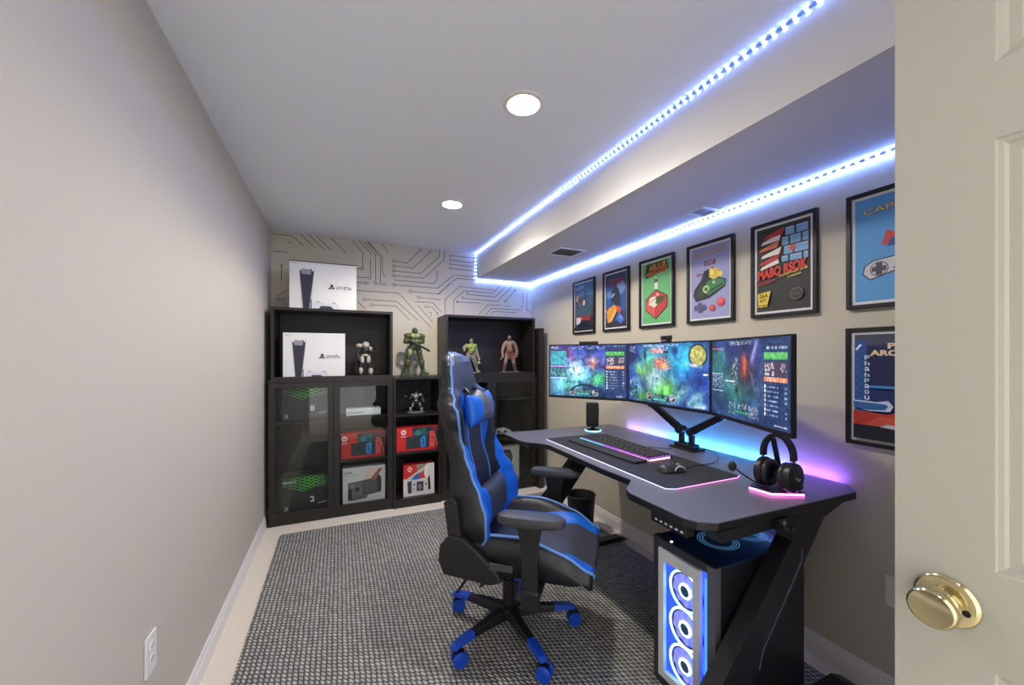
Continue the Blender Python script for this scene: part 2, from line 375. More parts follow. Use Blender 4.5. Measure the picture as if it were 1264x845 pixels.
# wall plates
def wall_plate(name,label,X,yc,zc,sg,ports):
    t=thing(name,label,'outlet',(X,yc,zc))
    MB().box((0,-.036,-.06),(sg*.007,.036,.06),M['plate']).build('cover_plate',t,bevel=.003)
    for dz in ports:
        r=MB(); r.lathe([(0,sg*.006),(.0165,sg*.006),(.0165,sg*.009),(0,sg*.009)],M['plate'],(0,0,dz),'x',20); r.box((sg*.0085,-.008,dz-.002),(sg*.0095,-.0055,dz+.008),M['greyp']); r.box((sg*.0085,.0055,dz-.002),(sg*.0095,.008,dz+.008),M['greyp'])
        r.build('socket',t)
lo=onX(184,806,XL); wall_plate('wall_outlet','white duplex power outlet low on the long left wall',XL,lo[1],lo[2],1,(.02,-.02))
ro=onX(1104,731,XR); wall_plate('wall_outlet','white blank plate low on the right wall beside the door edge',XR,ro[1]-.01,ro[2],-1,())
# two recessed lights, then an unseen one added to brighten the left wall
can_em=emis('lamp_diffuser',(255,248,240),CAN_POWER)
for i,(x,y,lb) in enumerate(((.725,1.50,'larger nearer round recessed downlight in the ceiling'),(.739,2.702,'smaller farther round recessed downlight near the back wall'),(.1,-.15,'added unseen fill light in the ceiling near the front wall'))):
    t=thing('recessed_light',lb,'ceiling light',(x,y,ZC),0,'recessed ceiling downlights')
    MB().lathe([(.062,0),(.088,0),(.088,-.004),(.075,-.008),(.066,-.006),(.062,-.002)],M['trim'],n=40).build('trim_ring',t,smooth=True)
    MB().lathe([(0,-.004),(.064,-.004),(.064,-.0015),(0,-.0015)],can_em if i<2 else emis('added_fill_diffuser',(255,248,240),CAN_POWER*.3),n=40).build('diffuser',t)
    sl=bpy.data.lights.new('downlight_beam','SPOT'); sl.energy=CAN_BEAM*(.58,1.45,.05)[i]; sl.spot_size=math.radians(153); sl.spot_blend=.35; sl.shadow_soft_size=.05; sl.color=(1,.92,.80)
    so=bpy.data.objects.new('downlight_beam',sl); col.objects.link(so); so.parent=t; so.location=(0,0,-.012)
# LED strip run along ceiling, soffit and right wall
tape=bpy.data.materials.new('led_tape'); tape=emis('led_tape',(120,140,190),LED_TAPE); dots=[emis('led_diode',(116,152,255),v) for v in (LED_DOT,LED_DOT,LED_DOT_WALL,LED_DOT_WALL)]
path=[(XS-.006,YF+.02,ZC-.007),(XS-.006,YB-.008,ZC-.007),(XS-.006,YB-.008,ZS-.007),(XR-.008,YB-.008,ZS-.007),(XR-.008,YF+.02,ZS-.007)]
ls=thing('led_strip_light','blue white LED tape along the ceiling, soffit end and top of the right wall','strip light',path[0])
tb=MB(); tb.T=Matrix.Translation(-Vector(path[0])); db=MB(); db.T=tb.T
for dot,a,b in zip(dots,path[:-1],path[1:]):
    a=Vector(a); b=Vector(b); d=(b-a); L_=d.length; d.normalize()
    lo=[min(a[i],b[i])-.004 for i in range(3)]; hi=[max(a[i],b[i])+.004 for i in range(3)]
    tb.box(lo,hi,tape); n=int(L_/.0333)
    for k in range(n):
        c=a+d*((k+.5)*L_/n); db.cbox(c,[.009 if abs(d[i])>.5 else .0095 for i in range(3)],dot)
tb.build('light_tape',ls); db.build('diode_row',ls,kind='stuff')
# vents in the soffit
def vent(x0,x1,y0,y1,lb):
    t=thing('air_vent',lb,'vent',((x0+x1)/2,(y0+y1)/2,ZS)); w,h=(x1-x0)/2,(y1-y0)/2
    f=MB()
    f.box((-w,-h,-.005),(w,-h+.018,0),M['plate']).box((-w,h-.018,-.005),(w,h,0),M['plate']).box((-w,-h+.018,-.005),(-w+.018,h-.018,0),M['plate']).box((w-.018,-h+.018,-.005),(w,h-.018,0),M['plate'])
    f.build('vent_frame',t,bevel=.0015)
    s=MB(); n=int((2*h-.036)/.013)
    for k in range(n):
        y=-h+.018+(k+.5)*(2*h-.036)/n; s.add([(-w+.018,y-.006,-.004),(w-.018,y-.006,-.004),(w-.018,y+.005,-.001),(-w+.018,y+.005,-.001)],[(0,1,2,3)],M['plate'])
    s.box((-w+.018,-h+.018,-.0008),(w-.018,h-.018,0),P((150,148,148),.6)); s.build('louvre',t)
vent(1.52,1.755,2.51,2.72,'grey louvred air vent under the soffit, the farther one'); vent(1.81,1.955,1.50,1.62,'small air vent under the soffit beside the LED strip, nearer one')
# rug
rp=[]; RX0,RX1,RY0,RY1=-.405,1.872,.33,3.37
for cx_,cy_,a0 in ((RX1-.03,RY1-.03,0),(RX0+.03,RY1-.03,90),(RX0+.03,RY0+.03,180),(RX1-.03,RY0+.03,270)):
    for q in range(5): an=math.radians(a0+q*22.5); rp.append((cx_+.03*math.cos(an),cy_+.03*math.sin(an)))
rug=MB().prism(rp,0,.014,M['rug']).build('braided_rug',bevel=.005)
tag(rug,'charcoal and grey chunky braided rug covering the carpet','rug')
# ================================================================ BOOKCASES
YC=3.55; YK=3.905; WD=.022
C=M['cab']
def door_unit(t,x0,x1,z0,z1,knobx,hinge):
    fw=.045; m=MB(); y0,y1=YC-.0005,YC+.018
    m.box((x0,y0,z0),(x0+fw,y1,z1),C).box((x1-fw,y0,z0),(x1,y1,z1),C).box((x0+fw,y0,z1-fw),(x1-fw,y1,z1),C).box((x0+fw,y0,z0),(x1-fw,y1,z0+fw),C)
    d=m.build('door',t,bevel=.0015)
    MB().box((x0+fw,YC+.007,z0+fw),(x1-fw,YC+.011,z1-fw),M['glass']).build('glass_pane',d)
    k=MB(); k.lathe([(0,-.022),(.010,-.022),(.011,-.016),(.006,-.008),(.005,0),(0,0)],M['blackp'],(knobx,YC,(z0+z1)/2+.08),'y',16); k.build('knob',d,smooth=True)
def carcass(name,label,x0,x1,z0,z1,yf=YC,plinth=0,shelves=(),mids=(),doors=(),bt=WD):
    t=thing(name,label,'cabinet',(0,0,0)); m=MB(); yi=yf+(.020 if doors else 0)
    m.box((x0,yf if not doors else yi,z0),(x0+WD,YK,z1-WD),C).box((x1-WD,yf if not doors else yi,z0),(x1,YK,z1-WD),C)
    m.box((x0,yf,z1-WD),(x1,YK,z1),C).box((x0+WD,yi,z0+plinth),(x1-WD,YK-.008,z0+plinth+WD),C)
    if plinth: m.box((x0+WD,yi+.004,z0),(x1-WD,yi+.02,z0+plinth),C)
    m.box((x0+WD,YK-.008,z0+plinth+bt),(x1-WD,YK,z1-WD),M['cabback'])
    for q in mids: m.box((q-.011,yi,z0+plinth+WD),(q+.011,YK-.008,z1-WD),C)
    m.build('body',t,bevel=.001)
    for (a,b,z) in shelves: MB().box((a,yi+.006,z-.018),(b,YK-.009,z),C).build('shelf',t,bevel=.001)
    for dd in doors: door_unit(t,*dd)
    return t
A0,A1,A2,A3=-.508,-.038,.438,.868
zt=1.165
def zy(px,py,Y=YC): return onY(px,py,Y)[2]
s1a=zy(345,521,3.60); s2a=zy(445,513,3.60); s2b=zy(445,565,3.60)
carcass('glass_door_cabinet','black brown cabinet with two framed glass doors standing in the left back corner',A0,A2,0,zt,plinth=.055,
  shelves=((A0+WD,A1-.011,s1a),(A1+.011,A2-WD,s2a),(A1+.011,A2-WD,s2b)),mids=(A1,),
  doors=((A0+.004,A1-.001,.058,zt-WD-.002,A1-.02,0),(A1+.001,A2-.002,.058,zt-WD-.002,A1+.02,0)))
sma=zy(515,511); smb=zy(515,557)
carcass('open_bookcase','black brown open shelf unit between the two glass door cabinets',A2+.002,A3,0,zt,plinth=.055,
  shelves=((A2+.002+WD,A3-WD,sma),(A2+.002+WD,A3-WD,smb)))
B1,B2=1.372,1.868
s4a=zy(628,540,3.6); 
carcass('glass_door_cabinet','black brown cabinet with two framed glass doors behind the chair and desk end',A3+.003,B2,0,zt,plinth=.055,
  shelves=((A3+.003+WD,B1-.011,.80),(B1+.011,B2-WD,s4a),(A3+.003+WD,B1-.011,.45),(B1+.011,B2-WD,.93)),mids=(B1,),
  doors=((A3+.007,B1-.001,.058,zt-WD-.002,B1-.02,0),(B1+.001,B2-.004,.058,zt-WD-.002,B1+.02,0)))
fl=MB().box((B2+.002,3.50,0),(1.925,YK,1.64),C).build('end_panel',bevel=.002); tag(fl,'tall narrow black brown end panel between the right cabinet and the right wall','panel')
hz=1.745
carcass('display_hutch','black brown open box hutch on the left cabinet holding a white console box',-.490,.436,zt,hz,yf=3.555,bt=.006)
carcass('display_hutch','black brown open box hutch on the right cabinet holding two figurines',.914,1.85,zt,hz,yf=3.555,bt=.006)
# ---------------------------------------------------------------- boxes
INK=(40,40,46)
def ps_box(name,label,px0,px1,pt,Yf,zb,h=None,group=None):
    x0=onY(px0,400,Yf)[0]; x1=onY(px1,400,Yf)[0]; z1=zb+h
    t=thing(name,label,'box',((x0+x1)/2,Yf+.08,zb),0,group); o=Vector(t.location)
    m=MB(); m.T=Matrix.Translation(-o); m.box((x0,Yf,zb),(x1,Yf+.17,z1),M['white']); m.build('carton',t,bevel=.002)
    A=Art((x0,Yf-.0005,zb),(x1-x0,0,0),(0,0,z1-zb),(0,-1,0)); A.mb.T=m.T
    A.rect(.006,.006,.994,.99,(236,236,236))
    A.poly([(.135,.80),(.33,.85),(.30,.0),(.18,.0)],(222,222,226))
    A.poly([(.145,.80),(.165,.80),(.20,.86),(.195,.83),(.30,.83),(.31,.86),(.325,.80),(.355,.80),(.285,.004),(.195,.004)],(52,53,66))
    A.poly([(.165,.80),(.185,.835),(.305,.83),(.315,.78),(.30,.72),(.18,.73)],(150,152,164))
    for u in (.22,.245,.27): A.line([(u,.72),(u+(.24-u)*.4,.01)],.003,(30,30,40))
    A.line([(.125,.88),(.145,.80),(.185,.004)],.004,(190,190,196)); A.line([(.365,.88),(.355,.80),(.30,.004)],.006,(190,190,196))
    A.rect(.305,.004,.32,.20,(45,45,55))
    # controller
    A.poly([(.36,.004),(.365,.10),(.39,.15),(.45,.15),(.47,.12),(.60,.11),(.62,.14),(.68,.13),(.71,.08),(.73,.004)],(226,228,236))
    A.poly([(.42,.004),(.46,.075),(.60,.07),(.66,.004)],(62,62,78)); A.rect(.385,.145,.44,.16,(70,70,80)); A.rect(.63,.135,.67,.15,(70,70,80))
    A.line([(.36,.01),(.365,.10),(.39,.15),(.45,.15),(.47,.12),(.60,.11),(.62,.14),(.68,.13),(.71,.08),(.73,.01)],.005,(170,172,182))
    # console logo: upright P over a flattened S, then the printed word
    A.poly([(.60,.45),(.60,.54),(.615,.545),(.64,.525),(.645,.49),(.615,.485),(.615,.455)],INK)
    A.poly([(.565,.455),(.60,.48),(.60,.463),(.59,.455),(.60,.45),(.60,.44),(.575,.44)],INK); A.poly([(.62,.475),(.655,.478),(.665,.46),(.65,.448),(.62,.44),(.62,.452),(.645,.462),(.62,.463)],INK)
    L=.009
    A.line([(.69,.50),(.73,.505),(.735,.475),(.69,.455),(.71,.45)],L,INK); A.line([(.755,.455),(.76,.495),(.765,.505),(.785,.47)],L,INK)
    A.line([(.80,.505),(.825,.505),(.805,.475),(.825,.455),(.80,.455)],L,INK); A.line([(.84,.505),(.875,.505),(.857,.505),(.85,.455)],L,INK); A.line([(.885,.49),(.885,.455),(.91,.455),(.91,.49)],L,INK)
    if zb>1.5: A.rect(0,.982,1,.999,(52,52,72))
    A.text('SAVANA',.03,.935,.13,.95,(150,150,155)); A.line([(.80,.945),(.97,.94)],.004,(190,190,195)); A.line([(.72,.41),(.9,.39)],.003,(205,205,205))
    A.mb.build('printed_front',t)
    return t
G1='white console cartons at the left cabinet'
ps_box('console_box','white console carton standing on top of the left hutch under the ceiling',357,440,0,3.60,hz,h=.39)
ps_box('console_box','white console carton inside the left hutch beside a pale figurine',349,426,0,3.60,zt+.006,h=.375)
def carton(name,label,cat,x0,x1,Yf,zb,h,d,base,side=None,rz=0):
    t=thing(name,label,cat,((x0+x1)/2,Yf+d/2,zb),rz); W=x1-x0
    MB().box((-W/2,-d/2,0),(W/2,d/2,h),base).build('carton',t,bevel=.0015)
    A=Art((-W/2,-d/2-.0005,0),(W,0,0),(0,0,h),(0,-1,0)); return t,A
def gx(px,Y): return onY(px,500,Y)[0]
# dark game console boxes with green lattice behind first glass door
def green_box(label,zb,h,mark,vtop):
    t,A=carton('console_box',label,'box',gx(349,3.62)-.01,gx(405,3.62)+.004,3.62,zb,h,.2,P((38,40,38),.5))
    for r in range(10):
        for c in range(6):
            u=.06+c*.19+(r%2)*.095; v=1-.045-r*.040
            if v<.60+abs(u-.5)*.34 or u>.92: continue
            g=max(0,1-abs(u-.62)*1.5); cc=(int(86+20*g),int(94+140*g),int(80-10*g)); hw=min(.09,u-.01,.99-u)
            A.line([(u-hw,v),(u,v+.036),(u+hw,v)],.010,cc); A.line([(u-hw,v),(u,v-.036),(u+hw,v)],.010,cc)
    A.line([(.0,.78),(.48,.56),(1,.78)],.012,(92,96,92))
    A.text(mark,.60,.26,.70,.42,(225,228,225)); A.text('X',.06,.08,.16,.20,(190,195,190)); A.line([(.78,.20),(.95,.23)],.02,(190,195,190))
    if vtop: A.text('BRAIN IT',.04,.84,.30,.90,(215,218,215))
    A.mb.build('printed_front',t)
green_box('dark console box with green lattice print on the upper shelf behind the leftmost glass door',s1a,.30,'8',0)
green_box('dark console box with green lattice print at the bottom behind the leftmost glass door',.055+WD,.29,'2',1)
# red hybrid console boxes
def red_box(label,x0,x1,Yf,zb,h,logox):
    R=(214,44,40); t,A=carton('console_box',label,'box',x0,x1,Yf,zb,h,.12,P(R,.5))
    A.rect(.0,.0,1,1,R)
    A.poly([(.36,.98),(.98,.99),(.99,.30),(.97,.10),(.22,.08),(.22,.55),(.38,.58)],(44,50,56))
    A.poly([(.80,.98),(.98,.985),(.985,.75),(.85,.80)],(110,40,66))
    A.poly([(.38,.60),(.40,.78),(.52,.90),(.68,.95),(.74,.60),(.60,.62)],(36,92,98)); A.disc(.50,.72,.07,(60,130,136))
    A.poly([(.22,.12),(.58,.16),(.58,.58),(.22,.55)],(50,58,60)); A.disc(.40,.36,.05,(38,44,46)); A.line([(.20,.56),(.60,.62)],.02,(16,18,20))
    A.poly([(.56,.16),(.56,.50),(.60,.58),(.69,.60),(.69,.14),(.60,.10)],(50,132,210)); A.disc(.615,.44,.022,(20,50,110)); A.disc(.63,.32,.03,(30,70,150)); A.disc(.62,.22,.015,(20,50,110))
    A.poly([(.78,.10),(.78,.78),(.88,.78),(.91,.70),(.91,.10)],(222,84,72)); A.disc(.845,.68,.02,(150,34,34)); A.disc(.845,.52,.03,(150,34,34)); A.disc(.84,.36,.018,(160,40,36))
    A.poly([(.91,.56),(.99,.12),(1,.02),(.90,.05)],(150,26,30)); A.line([(.91,.60),(.985,.12)],.012,(230,190,180))
    A.disc(logox,.80,.062,(244,236,230)); A.disc(logox,.80,.036,R); A.rect(logox-.012,.72,logox+.012,.88,(244,236,230)); A.rect(logox-.003,.72,logox+.004,.88,R)
    A.text('nintendo',logox-.07,.60,logox+.07,.66,(244,236,230))
    A.mb.build('printed_front',t)
red_box('red handheld console box behind the second glass door, under the white console',gx(421,3.62),gx(475,3.62),3.62,s2b,.215,.075)
red_box('red handheld console box on the middle shelf of the open unit',gx(489.5,3.60),gx(541,3.60),3.60,smb,.215,.16)
# white handheld boxes
t,A=carton('handheld_box','white carton printed with a grey handheld at the bottom behind the second glass door','box',gx(423,3.60),gx(475.5,3.60),3.60,.055+WD,.315,.1,P((226,222,218),.55))
A.text('LEVI',.04,.84,.20,.90,(90,84,84)); A.line([(.04,.79),(.42,.80)],.012,(150,140,138))
A.poly([(.55,.96),(.98,.96),(.98,.90),(.70,.62),(.48,.62)],(236,206,200))
A.poly([(.12,.14),(.12,.60),(.48,.64),(.90,.68),(.90,.26),(.58,.22),(.56,.14),(.25,.10)],(116,112,112))
A.poly([(.46,.22),(.46,.63),(.88,.66),(.88,.28)],(72,72,76)); A.poly([(.50,.27),(.50,.60),(.84,.62),(.84,.31)],(92,92,98)); A.poly([(.12,.12),(.12,.42),(.20,.44),(.22,.12)],(46,42,44)); A.disc(.33,.40,.055,(50,46,48)); A.disc(.22,.50,.035,(160,155,150)); A.disc(.41,.50,.02,(60,58,60))
A.poly([(.80,.30),(.90,.28),(.91,.60),(.86,.74),(.80,.76)],(52,52,54)); A.poly([(.62,.62),(.74,.60),(.92,.90),(.86,.93)],(190,110,100)); A.line([(.62,.60),(.90,.91)],.03,(120,70,66))
A.line([(.30,.18),(.55,.19)],.02,(70,66,66)); A.mb.build('printed_front',t)
t,A=carton('handheld_box','white and red handheld carton on the bottom shelf of the open unit','box',gx(498,3.60),gx(536,3.60),3.60,.055+WD,.285,.09,P((176,30,34),.55))
A.rect(0,0,1,1,(226,224,220)); A.poly([(0,.56),(.0,1),(.78,1),(.40,.74),(.12,.56)],(200,48,40)); A.poly([(.40,1),(.78,1),(.70,.88),(.45,.76)],(150,140,110)); A.line([(.14,.56),(.46,.76),(.66,.86),(.80,1)],.03,(240,232,214)); A.line([(.16,.54),(.66,.82),(.78,.98)],.014,(40,28,34))
A.poly([(.20,.50),(.38,.66),(.66,.78),(.74,.54)],(198,66,72)); A.poly([(.20,.50),(.38,.66),(.52,.72),(.50,.52)],(58,110,176)); A.poly([(.16,.48),(.30,.56),(.32,.50)],(150,200,220))
A.disc(.20,.86,.075,(244,210,200)); A.disc(.20,.86,.045,(200,48,40)); A.rect(.19,.76,.21,.96,(244,210,200))
A.poly([(.14,.10),(.12,.48),(.26,.48),(.26,.10)],(54,62,78)); A.rect(.27,.12,.80,.48,(206,206,204)); A.rect(.42,.14,.64,.44,(46,46,54)); A.rect(.47,.20,.58,.36,(120,120,130)); A.disc(.34,.36,.03,(60,60,66)); A.disc(.72,.34,.03,(60,60,66)); A.disc(.34,.22,.02,(60,60,66))
A.poly([(.80,.14),(.88,.16),(.84,.62),(.78,.52)],(40,34,36)); A.poly([(.68,.90),(.76,.98),(.82,.90),(.74,.60),(.80,.56),(.72,.52),(.66,.66)],(244,238,226)); A.mb.build('printed_front',t)
# white slim game console behind second door, on upper shelf
x0,x1=gx(427,3.60),gx(470,3.60)
t=thing('game_console','white slim game console lying on the upper shelf behind the second glass door','game console',((x0+x1)/2,3.70,s2a))
W=(x1-x0)/2; MB().box((-W,-.1,.004),(W,.1,.062),M['white']).build('casing',t,bevel=.004)
MB().box((-W+.004,-.1015,.028),(0,-.0995,.032),M['edge']).build('disc_slot',t); MB().box((-W+.02,-.08,0),(W-.02,.08,.004),M['edge']).build('foot',t)
x0,x1=gx(427,3.72),gx(460,3.72)
t=thing('console_carton','dark grey panelled carton standing behind the white slim console','box',(.12,3.85,s2a)); 
m=MB().box((-.13,-.03,0),(.10,.03,.235),P((92,92,90),.5)); m.build('carton',t,bevel=.002); A=Art((-.13,-.0305,0),(.23,0,0),(0,0,.235),(0,-1,0)); A.line([(.25,.98),(.62,.30)],.03,(30,30,30)); A.mb.build('printed_stripe',t)
# items behind the fourth door
x0,x1=gx(612,3.66),gx(639,3.66); t=thing('game_controller','pale grey game controller box lying on the shelf behind the rightmost glass door','controller',(1.52,3.68,s4a))
m=MB(); m.caps((-.09,0,.035),(-.035,0,.06),.034,.034,P((190,188,184),.4)).caps((.09,0,.035),(.035,0,.06),.034,.034,P((190,188,184),.4)).ell((0,0,.055),(.085,.032,.036),P((190,188,184),.4)); m.build('shell',t,remesh=.004)
for x in (-.035,.035):
    m=MB(); m.lathe([(0,-.042),(.011,-.042),(.012,-.034),(.007,-.028),(0,-.028)],M['edge'],(x,0,.06),'y',14); m.build('thumbstick',t)
for sx in (-1,1): MB().caps((sx*.05,-.006,.095),(sx*.08,-.006,.088),.008,.008,M['edge']).build('shoulder_button',t)
t,A=carton('handheld_box','pale carton with a round dark print at the bottom behind the rightmost glass door','box',gx(612,3.62),gx(641,3.62),3.62,.055+WD,.36,.12,P((196,192,182),.55))
A.poly([(.0,.30),(.30,.25),(.62,.40),(.72,.70),(.60,.90),(.0,.92)],(46,46,48)); A.disc(.40,.64,.24,(96,96,92)); A.disc(.40,.64,.18,(56,56,58)); A.line([(.5,.15),(.95,.08)],.03,(90,90,90)); A.mb.build('printed_front',t)
t=thing('display_helmet','dark helmet with pale visor on the top shelf behind the third glass door','model',(1.24,3.70,.80))
MB().box((-.07,-.06,0),(.07,.06,.012),M['blackm']).build('plinth',t,bevel=.002); m=MB(); m.ell((0,0,.11),(.08,.09,.095),P((34,38,60),.3),24,14); m.build('shell',t,smooth='all'); m=MB(); m.tube([(-.075,-.03,.10),(-.05,-.075,.11),(0,-.092,.115),(.05,-.075,.11),(.075,-.03,.10)],.014,P((190,190,205),.25),8); m.build('visor',t,smooth='all')
# ---------------------------------------------------------------- figurines
def figure(name,label,px,py,Y,s,caps,extras,base,bodymat,vox=.0035,rz=0):
    o=onY(px,py,Y); t=thing(name,label,'figurine',(o[0],Y,base[0]),rz)
    b=base[1]
    if b: b(t)
    m=MB()
    for c in caps: m.caps((c[0]*s,c[2]*s,c[1]*s),(c[3]*s,c[5]*s,c[4]*s),c[6]*s*1.1,c[7]*s*1.1,bodymat)
    m.build('body',t,remesh=vox)
    for nm,mat,lst in extras:
        m=MB()
        for c in lst:
            if c[0]=='e': m.ell((c[1]*s,c[3]*s,c[2]*s),(c[4]*s*1.14,c[6]*s*1.2,c[5]*s*1.08),mat)
            elif c[0]=='b': m.cbox((c[1]*s,c[3]*s,c[2]*s),(c[4]*s,c[6]*s,c[5]*s),mat)
            else: m.caps((c[0]*s,c[2]*s,c[1]*s),(c[3]*s,c[5]*s,c[4]*s),c[6]*s*1.16,c[7]*s*1.16,mat,8)
        m.build(nm,t,smooth=True)
    return t
def pl_box(w,d,h,mat):
    def f(t):
        m=MB(); n=26; rnd=random.Random(3)
        pts=[((w/2)*(1-.12*rnd.random())*math.cos(2*PI*k/n),(d/2)*(1-.12*rnd.random())*math.sin(2*PI*k/n)) for k in range(n)]
        m.prism(pts,0,h,mat); m.build('pedestal',t,bevel=.002)
    return f
def pl_rect(w,d,h,mat):
    return lambda t: MB().cbox((0,0,h/2),(w,d,h),mat).build('pedestal',t,bevel=.003)
ol=tex(new('olive_armour',(86,104,62),.45,.1),60,.3,((26,34,20),(88,104,62))); olight=tex(new('pale_olive_armour',(140,154,104),.4,.1),60,.2,((84,102,60),(176,190,132)))
dk=new('gunmetal',(58,60,56),.4,.4); bone=tex(new('bone_white',(196,192,176),.5),80,.3,((120,116,104),(224,220,206)))
# units for these lists: 100 = one tenth of roughly half a metre (s metres per unit)
figure('soldier_figurine','green armoured soldier figurine with rifle standing on the open unit between the hutches',512,460,3.70,.000644,
 [(0,430,0,0,560,0,52,66),(0,560,0,0,600,0,40,25),(0,590,0,0,650,0,30,32),(-60,590,0,-110,580,0,40,38),(60,590,0,105,575,0,40,36),
  (-110,580,0,-140,500,-10,30,26),(-140,500,-10,-40,490,-70,26,20),(105,575,0,115,500,-10,30,26),(115,500,-10,60,485,-70,24,20),
  (-35,430,0,35,430,0,50,50),(-45,420,0,-85,280,-10,44,34),(-85,280,-10,-120,90,0,34,30),(45,420,0,80,280,-10,42,34),(80,280,-10,115,90,0,34,30),
  (-120,70,0,-125,55,-45,30,26),(120,70,0,130,55,-45,30,26)],
 [('helmet',ol,[('e',0,660,0,38,44,44),('e',0,688,2,28,20,36),('b',0,640,-34,40,16,20)]),
  ('eye_slit',dk,[('b',0,664,-40,46,10,12)]),
  ('chest_plate',olight,[('e',-30,585,-40,40,38,30),('e',34,585,-40,40,38,30),('e',0,520,-38,46,34,24),('b',0,470,-34,70,26,40)]),
  ('shoulder_guard',ol,[('e',-115,590,0,36,34,38)]),('shoulder_guard',ol,[('e',112,580,0,34,36,38)]),
  ('thigh_plate',olight,[('e',-70,350,-28,32,52,24)]),('thigh_plate',ol,[('e',66,350,-28,32,52,24)]),
  ('shin_guard',ol,[('e',-102,190,-20,34,70,30),('e',-86,275,-28,26,24,20)]),('shin_guard',ol,[('e',100,190,-20,34,70,30),('e',82,275,-28,26,24,20)]),
  ('boot',ol,[('b',-128,28,-20,120,52,130)]),('boot',ol,[('b',135,28,-20,110,52,130)]),
  ('rifle',dk,[(-50,505,-85,190,375,-95,13,10),(10,470,-85,190,360,-92,9,7),(-55,510,-85,-85,520,-75,18,16),(40,450,-88,50,415,-88,10,9)])],
 (zt,None),ol)
skin3=tex(new('pale_skin_resin',(176,166,146),.5),90,.2,((96,88,74),(170,160,140))); camo=tex(new('grey_camouflage',(120,120,104),.6),40,.2,((40,42,36),(150,148,130)))
figure('fighter_figurine','crouching figurine in green shirt and mottled trousers in the right hutch',581,460,3.72,.00063,
 [(0,330,0,15,440,0,44,56),(15,440,0,15,505,0,30,22),(-60,455,0,-115,420,-20,32,30),(-115,420,-20,-120,375,-55,24,18),(70,455,0,100,340,-10,30,24),(100,340,-10,125,265,-30,24,18),
  (-30,310,0,30,310,0,42,42),(-30,310,0,-90,190,-50,40,34),(-90,190,-50,-105,60,10,30,22),(30,310,0,70,190,-20,40,34),(70,190,-20,100,60,-20,30,22),(-105,50,10,-110,45,-40,20,18),(100,50,-20,125,42,-60,20,18)],
 [('shirt',P((146,166,80),.6),[('e',-20,440,-22,44,44,40),('e',44,440,-22,44,44,40),('e',12,390,-10,52,48,48),('e',-60,455,0,34,32,34),('e',72,452,0,34,34,34)]),
  ('head',skin3,[('e',5,535,-4,28,36,32),('b',5,520,-34,8,14,8)]),('hair',P((26,24,24),.6),[('e',3,560,8,30,24,32)]),
  ('trousers',camo,[(-30,300,0,-88,195,-50,44,38),(-88,195,-50,-100,110,0,38,26),(30,300,0,70,190,-20,44,38),(70,190,-20,90,110,-20,37,26)]),
  ('belt',dk,[('e',0,330,0,52,16,48)]),('hand_weight',bone,[('e',130,240,-35,16,16,16),('e',128,180,-35,22,18,22),(130,225,-35,128,190,-35,6,6)])],
 (zt+.006,pl_box(.20,.13,.022,P((150,148,140),.6))),skin3)
skin4=tex(new('tan_resin',(172,140,118),.5),70,.2,((104,80,66),(180,148,126)))
figure('warrior_figurine','tan bare chested bearded figurine in brown kilt standing at the right of the right hutch',629,460,3.72,.00066,
 [(0,350,0,0,470,0,42,60),(0,500,0,0,545,0,24,22),(0,545,0,0,575,0,28,28),(-55,490,0,-95,450,0,34,32),(-95,450,0,-128,360,-10,28,24),(-128,360,-10,-130,275,-30,22,18),
  (55,490,0,95,450,0,34,32),(95,450,0,125,350,-10,28,24),(125,350,-10,105,270,-30,22,18),(-45,310,0,-75,175,-10,34,28),(-75,175,-10,-100,40,0,26,20),(45,310,0,65,175,-10,34,28),(65,175,-10,95,40,0,26,20),(-105,38,0,-112,34,-36,18,16),(100,38,0,112,34,-36,18,16)],
 [('beard',dk,[('e',0,545,-22,20,24,18)]),('strap',P((60,34,28),.6),[(-40,530,-30,20,450,-62,9,9),(20,450,-62,60,380,-40,10,10)]),
  ('kilt',P((120,72,60),.7),[('e',0,355,0,62,30,52),('b',-30,290,-26,50,110,20),('b',30,280,-26,50,130,20),('b',0,300,26,110,100,20),('e',-48,300,0,18,56,38),('e',48,300,0,18,56,38)]),
  ('boot',P((84,66,58),.6),[(-82,150,-8,-100,40,0,30,24)]),('boot',P((84,66,58),.6),[(72,150,-8,98,40,0,30,24)]),
  ('blade',P((190,190,186),.3,.6),[(-125,285,-40,-175,225,-60,10,6)]),('arm_wrap',P((120,92,80),.6),[(115,330,-10,106,290,-26,27,24)])],
 (zt+.006,pl_rect(.21,.13,.02,P((120,108,98),.6))),skin4)
